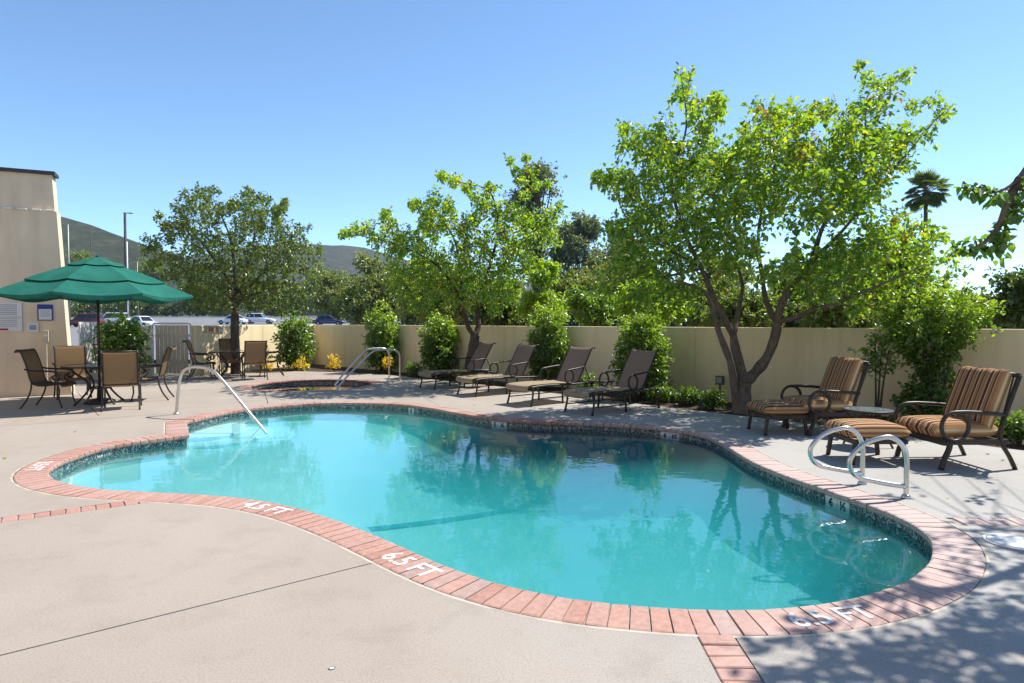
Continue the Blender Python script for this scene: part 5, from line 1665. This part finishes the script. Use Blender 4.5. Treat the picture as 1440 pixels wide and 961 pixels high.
shrub('leafy_shrub', 'thin leafy sprig arching left of the dense shrub', 1206, 1262, 468, 530, 9.75, .055, 260, M['leaf_shrub'], .45, 'shrub', .2, 3)
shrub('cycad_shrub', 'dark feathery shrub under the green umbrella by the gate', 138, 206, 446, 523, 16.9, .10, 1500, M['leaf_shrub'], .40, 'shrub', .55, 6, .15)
low = [(905, 950, 545, 574, 12.35, 'low grassy plant at the foot of the airy pale shrub'), (950, 985, 550, 577, 12.0, 'low weedy plant left of the utility box'), (985, 1018, 553, 583, 11.5, 'low dark plant under the utility box post'),
       (1416, 1452, 588, 640, 8.15, 'small leafy plant at the right photo edge behind the armchair'), (570, 592, 511, 531, 18.3, 'low plant between the two columnar shrubs'), (646, 668, 515, 536, 16.6, 'low plant beside the forked trunk'),
       (812, 842, 530, 556, 13.6, 'low dark plant between the tall shrub and the airy shrub'), (1395, 1420, 602, 636, 8.6, 'low dark plant right behind the nearest armchair')]
for a, b, c, d, Y, lab in low:
    shrub('low_plant', lab, a, b, c, d, Y, .05, 330, M['leaf_shrub'], .35, 'plant', .2, 3, group='low plants in the wall bed')
for a, b, c, d, Y, lab in ((414, 434, 503, 520, 20.4, 'yellow flowering clump in front of the glossy bush'), (460, 480, 499, 520, 20.2, 'yellow flowering clump left of the spa handrails'), (372, 380, 508, 521, 20.0, 'tiny yellow flowering clump beside the second table'), (540, 550, 502, 517, 19.0, 'tiny yellow flowering clump under the bright columnar shrub')):
    shrub('yellow_flowers', lab, a, b, c, d, Y, .05, 120, M['petal'], .55, 'flowers', .22, 3, .1, group='yellow flowers along the bed')
# fallen leaves on the deck: countless
pos = []
for px, py in [(666, 570), (108, 607), (10, 644), (540, 560), (1330, 700)]:
    pos.append(np3(G(px, py, .006)))
for k in range(70):
    a = rng.random() * 6.28; i = int(rng.integers(0, len(BED) - 3)); t = rng.random()
    q = BED[i].lerp(BED[i + 1], t); pos.append(np.array([q.x - abs(rng.normal()) * .5, q.y - abs(rng.normal()) * .5, .006]))
pos = np.array(pos); nl = len(pos)
fl_ = leaf_object('fallen_leaves', pos, np.c_[rng.normal(size=(nl, 2)), np.zeros(nl)], np.c_[rng.normal(size=(nl, 2)) * .15, np.ones(nl)], .03 + .03 * rng.random(nl), np.clip(rng.normal(.8, .25, nl), 0, 1), M['leaf_pear'], None)
tag(fl_, 'scattered fallen leaves on the deck', 'leaves', None, 'stuff')

# ------------------------------------------------------------------ trees beyond the wall
def far_tree(name, label, px0, px1, py0, py1, Y, leaf, n, mat, bark='bark2', tint=.45, trunk_base=None, open_=0.0, cat='tree', group='trees beyond the wall', flat=.8, nlobes=None):
    b = P((px0 + px1) / 2, (py0 + py1) / 2, Y)
    gz = lot_h(Y) if Y > 24 else -.05
    bb = Vector((b.x, Y, gz))
    e = empty(name, bb, 0, label, cat, group)
    hw = (px1 - px0) / 2 * Y / FPX; zt = P(0, py0, Y).z - gz; zb = max(.2, P(0, py1, Y).z - gz)
    tk = MB(); L = [[], [], [], [], []]; tw = Twigs()
    hgt = zt - zb; rad = min(hw, 6)
    fork = Vector((0, 0, max(.3, zb * .9)))
    r0 = max(.09, .028 * zt)
    limb(tk, [Vector((0, 0, -.3)), fork * .5 + Vector((.04 * zt, 0, 0)), fork + Vector((0, 0, .1))], r0, r0 * .7, 8, .2)
    lobes = []
    nl_ = nlobes or max(7, int(9 * hw / max(.5, hgt) + 6))
    for k in range(nl_):
        a = rng.random() * 6.28; q = rng.random() ** .5; z = .12 + .88 * rng.random()
        ww = math.sqrt(max(.06, 1 - ((z - .42) / .62) ** 2))
        c = Vector((math.cos(a) * q * hw * .8 * ww, math.sin(a) * q * hw * flat * .8 * ww, zb + hgt * z * .92))
        lobes.append((c, (.22 + .16 * rng.random()) * min(hw, hgt)))
        limb(tk, [fork, fork.lerp(c, .5) + Vector((0, 0, .1 * hgt)), c], r0 * .38, r0 * .08, 5, .1)
    tk.build('trunk', M[bark], e, True)
    per = max(8, int(n * 1.8) // nl_)
    for c, r in lobes:
        cc = np3(c)
        ctr = np.array([0, 0, zb + hgt * .45]); ow = cc - ctr; ow /= max(1e-6, np.linalg.norm(ow))
        tm = tint + rng.normal() * .12
        k = 0
        while k < per:
            d = rng.normal(size=3); d /= np.linalg.norm(d)
            rr = r * (rng.random() ** .45) * (1 + .3 * rng.normal())
            spray(cc + d * rr * np.array([1, 1, .8]), leaf * 1.9, 7, d, leaf, L, None, .2, .4, tm, .5, .15)
            k += 7
    A = [np.concatenate(q) for q in L]
    leaf_object('crown', *A, M[mat], e)
    return e
FT = [('far_tree', 'light green rounded tree beyond the blue cars', 440, 487, 402, 450, 125, .55, 1100, 'leaf_olive', .75),
      ('far_tree', 'tall olive-green tree left of the middle tree', 474, 556, 362, 450, 140, .62, 2200, 'leaf_olive', .50),
      ('far_tree', 'grey-green tree line top below the far hill', 425, 505, 378, 440, 190, .8, 1500, 'leaf_far', .62),
      ('far_tree', 'bushy green tree behind the bright columnar shrub', 535, 610, 385, 455, 110, .50, 1800, 'leaf_olive', .5),
      ('far_tree', 'small green tree right of the tall olive-green tree', 500, 545, 415, 455, 118, .45, 900, 'leaf_olive', .62),
      ('far_tree', 'dark hedge-like tree left of the leafy tree trunk', 150, 262, 415, 450, 212, .85, 1700, 'leaf_far', .35),
      ('far_tree', 'dark hedge-like tree above the parking lot kerb', 240, 330, 405, 449, 214, .85, 1700, 'leaf_far', .32),
      ('far_tree', 'dark green tree behind the white estate car', 318, 400, 398, 450, 213, .85, 1700, 'leaf_far', .42),
      ('far_tree', 'dark green tree between leafy tree and pale lamp post', 380, 452, 400, 450, 216, .85, 1500, 'leaf_far', .45),
      ('far_tree', 'dark tree far left beside the umbrella', 60, 175, 405, 450, 210, .85, 1600, 'leaf_far', .4),
      ('far_tree', 'brown-green brush tree on the slope behind the umbrella', 98, 140, 345, 420, 260, .9, 800, 'leaf_far', .6),
      ('far_tree', 'brown-green brush tree right of the utility pole', 185, 235, 365, 420, 260, .9, 800, 'leaf_far', .6),
      ('eucalyptus_tree', 'tall grey eucalyptus top above the middle tree', 706, 800, 222, 420, 62, .30, 2300, 'leaf_euc', .6),
      ('eucalyptus_tree', 'grey-blue eucalyptus between the middle tree and big tree', 762, 868, 298, 456, 58, .28, 4600, 'leaf_euc', .55),
      ('eucalyptus_tree', 'dark eucalyptus just left of the big tree crown', 815, 915, 318, 458, 64, .30, 4200, 'leaf_euc', .5),
      ('far_tree', 'mid-green tree filling the gap left of the big crown', 790, 900, 352, 462, 46, .26, 3600, 'leaf_olive', .45),
      ('far_tree', 'broad mid-green tree rising behind the bright columnar shrub', 555, 665, 360, 462, 44, .26, 3000, 'leaf_olive', .55),
      ('far_tree', 'mid-green tree left of the broad one, over the blue cars', 470, 575, 392, 460, 62, .32, 2400, 'leaf_olive', .42),
      ('far_tree', 'mid-green bushy tree behind the lime-green tree', 760, 860, 388, 462, 36, .22, 2600, 'leaf_olive', .50),
      ('far_tree', 'dark green bushy tree behind the airy shrub', 840, 960, 370, 464, 38, .22, 2800, 'leaf_far', .55),
      ('far_tree', 'green tree crown low behind the crown of the big tree', 930, 1080, 352, 464, 40, .24, 2800, 'leaf_far', .55),
      ('far_tree', 'green tree crown behind the right half of the big tree', 1090, 1260, 362, 466, 34, .22, 2800, 'leaf_olive', .45),
      ('garden_tree', 'mid-green garden tree behind the wall left of the forked trunk', 560, 660, 388, 466, 24.5, .15, 3000, 'leaf_olive', .5),
      ('garden_tree', 'mid-green garden tree behind the wall right of the forked trunk', 665, 752, 402, 464, 22.5, .14, 2400, 'leaf_far', .6),
      ('far_tree', 'mid-green tree row behind the blue cars', 425, 520, 395, 452, 118, .5, 2200, 'leaf_olive', .55),
      ('lime_tree', 'bright lime-green tree behind the wall right of the middle tree', 728, 806, 372, 450, 21.0, .10, 2600, 'leaf_lime', .6),
      ('garden_tree', 'green garden tree low behind the wall near the airy shrub', 795, 880, 405, 462, 20.0, .12, 1900, 'leaf_shrub', .55),
      ('garden_tree', 'bright green garden tree behind the wall left of the big tree trunk', 862, 965, 398, 462, 18.5, .11, 2300, 'leaf_lime', .35),
      ('garden_tree', 'dark green garden tree behind the big tree trunk', 950, 1080, 395, 465, 24.0, .16, 1800, 'leaf_far', .6),
      ('garden_tree', 'dark green garden tree behind the wall right of the big trunk', 1070, 1200, 395, 466, 19.0, .13, 2300, 'leaf_far', .45),
      ('garden_tree', 'green garden tree behind the dense shrub', 1190, 1330, 345, 468, 17.0, .11, 3200, 'leaf_shrub', .45),
      ('garden_tree', 'low dark hedge tree between big trunk and dense shrub', 1105, 1250, 422, 475, 15.5, .10, 2600, 'leaf_far', .6),
      ('garden_tree', 'low dark hedge tree left of the big trunk behind the wall', 985, 1110, 420, 472, 17.5, .11, 2200, 'leaf_far', .5),
      ('garden_tree', 'dark rounded tree behind the wall at the right edge', 1345, 1500, 372, 470, 16.0, .11, 4200, 'leaf_far', .45),
      ('far_tree', 'green tree behind the screened fence under the middle tree', 585, 720, 395, 452, 48, .26, 2200, 'leaf_far', .4)]
for nm, lab, a, b, c, d, Y, lf, n_, mt, tn in FT:
    far_tree(nm, lab, a, b, c, d, Y, lf, n_, mt, 'bark2', tn, nlobes=26 if nm == 'eucalyptus_tree' else None)
# ------------------------------------------------------------------ fan palm
YP = 75
tp = P(1302, 268, YP); gz = lot_h(YP)
pm = empty('fan_palm', (tp.x, YP, gz), 0, 'tall fan palm standing above the trees at the right', 'palm tree', 'trees beyond the wall')
hp = tp.z - gz
MB().tube([(0, 0, 0), (.1, 0, hp * .5), (0, 0, hp)], [.32, .24, .2], 10).build('trunk', M['bark2'], pm, True)
pv, pf = [], []
L = [[], [], [], [], []]
stk = Twigs()
for k in range(74):
    a = k * 2.39996 + rng.normal() * .3; el = R(80) - rng.random() ** 1.1 * R(135)
    d = np.array([math.cos(a) * math.cos(el), math.sin(a) * math.cos(el), math.sin(el)])
    ln = .9 + .8 * rng.random()
    c = np.array([0, 0, hp]) + d * ln + np.array([0, 0, -.12 * ln])
    stk.add(np.array([0, 0, hp - .1]), c, .03, .02)
    sd = np.cross(d, [0, 0, 1.0]); sd /= np.linalg.norm(sd)
    for j in range(13):
        f_ = (j / 12 - .5) * 2.3
        dd = d * math.cos(f_) + sd * math.sin(f_)
        L[0].append(c); L[1].append(dd + np.array([0, 0, -.28])); L[2].append(np.cross(sd, d) + rng.normal(size=3) * .15); L[3].append(1.15 + .2 * rng.random()); L[4].append(.2 + .35 * rng.random())
leaf_object('fronds', np.array(L[0]), np.array(L[1]), np.array(L[2]), np.array(L[3]), np.array(L[4]), M['leaf_far'], pm, wide=.16, fold=.03)
mesh_obj('leaf_stalks', stk.v, stk.f, M['twig'], pm)['kind'] = 'stuff'
print('leaves', n3, n2_, n1_)

# ------------------------------------------------------------------ air
t = NT('haze_air')
hz_ = t.n('VolumePrincipled', Density=.00009); hz_.inputs['Color'].default_value = (.80, .88, 1.0, 1); hz_.inputs['Anisotropy'].default_value = .2
t.l(hz_.outputs[0], t.out.inputs['Volume'])
hb = MB().box((0, 2200, 132), (6400, 5900, 280)).build('haze', t.m)
hb['kind'] = 'stuff'; hb['label'] = 'thin blue haze over the far hills'
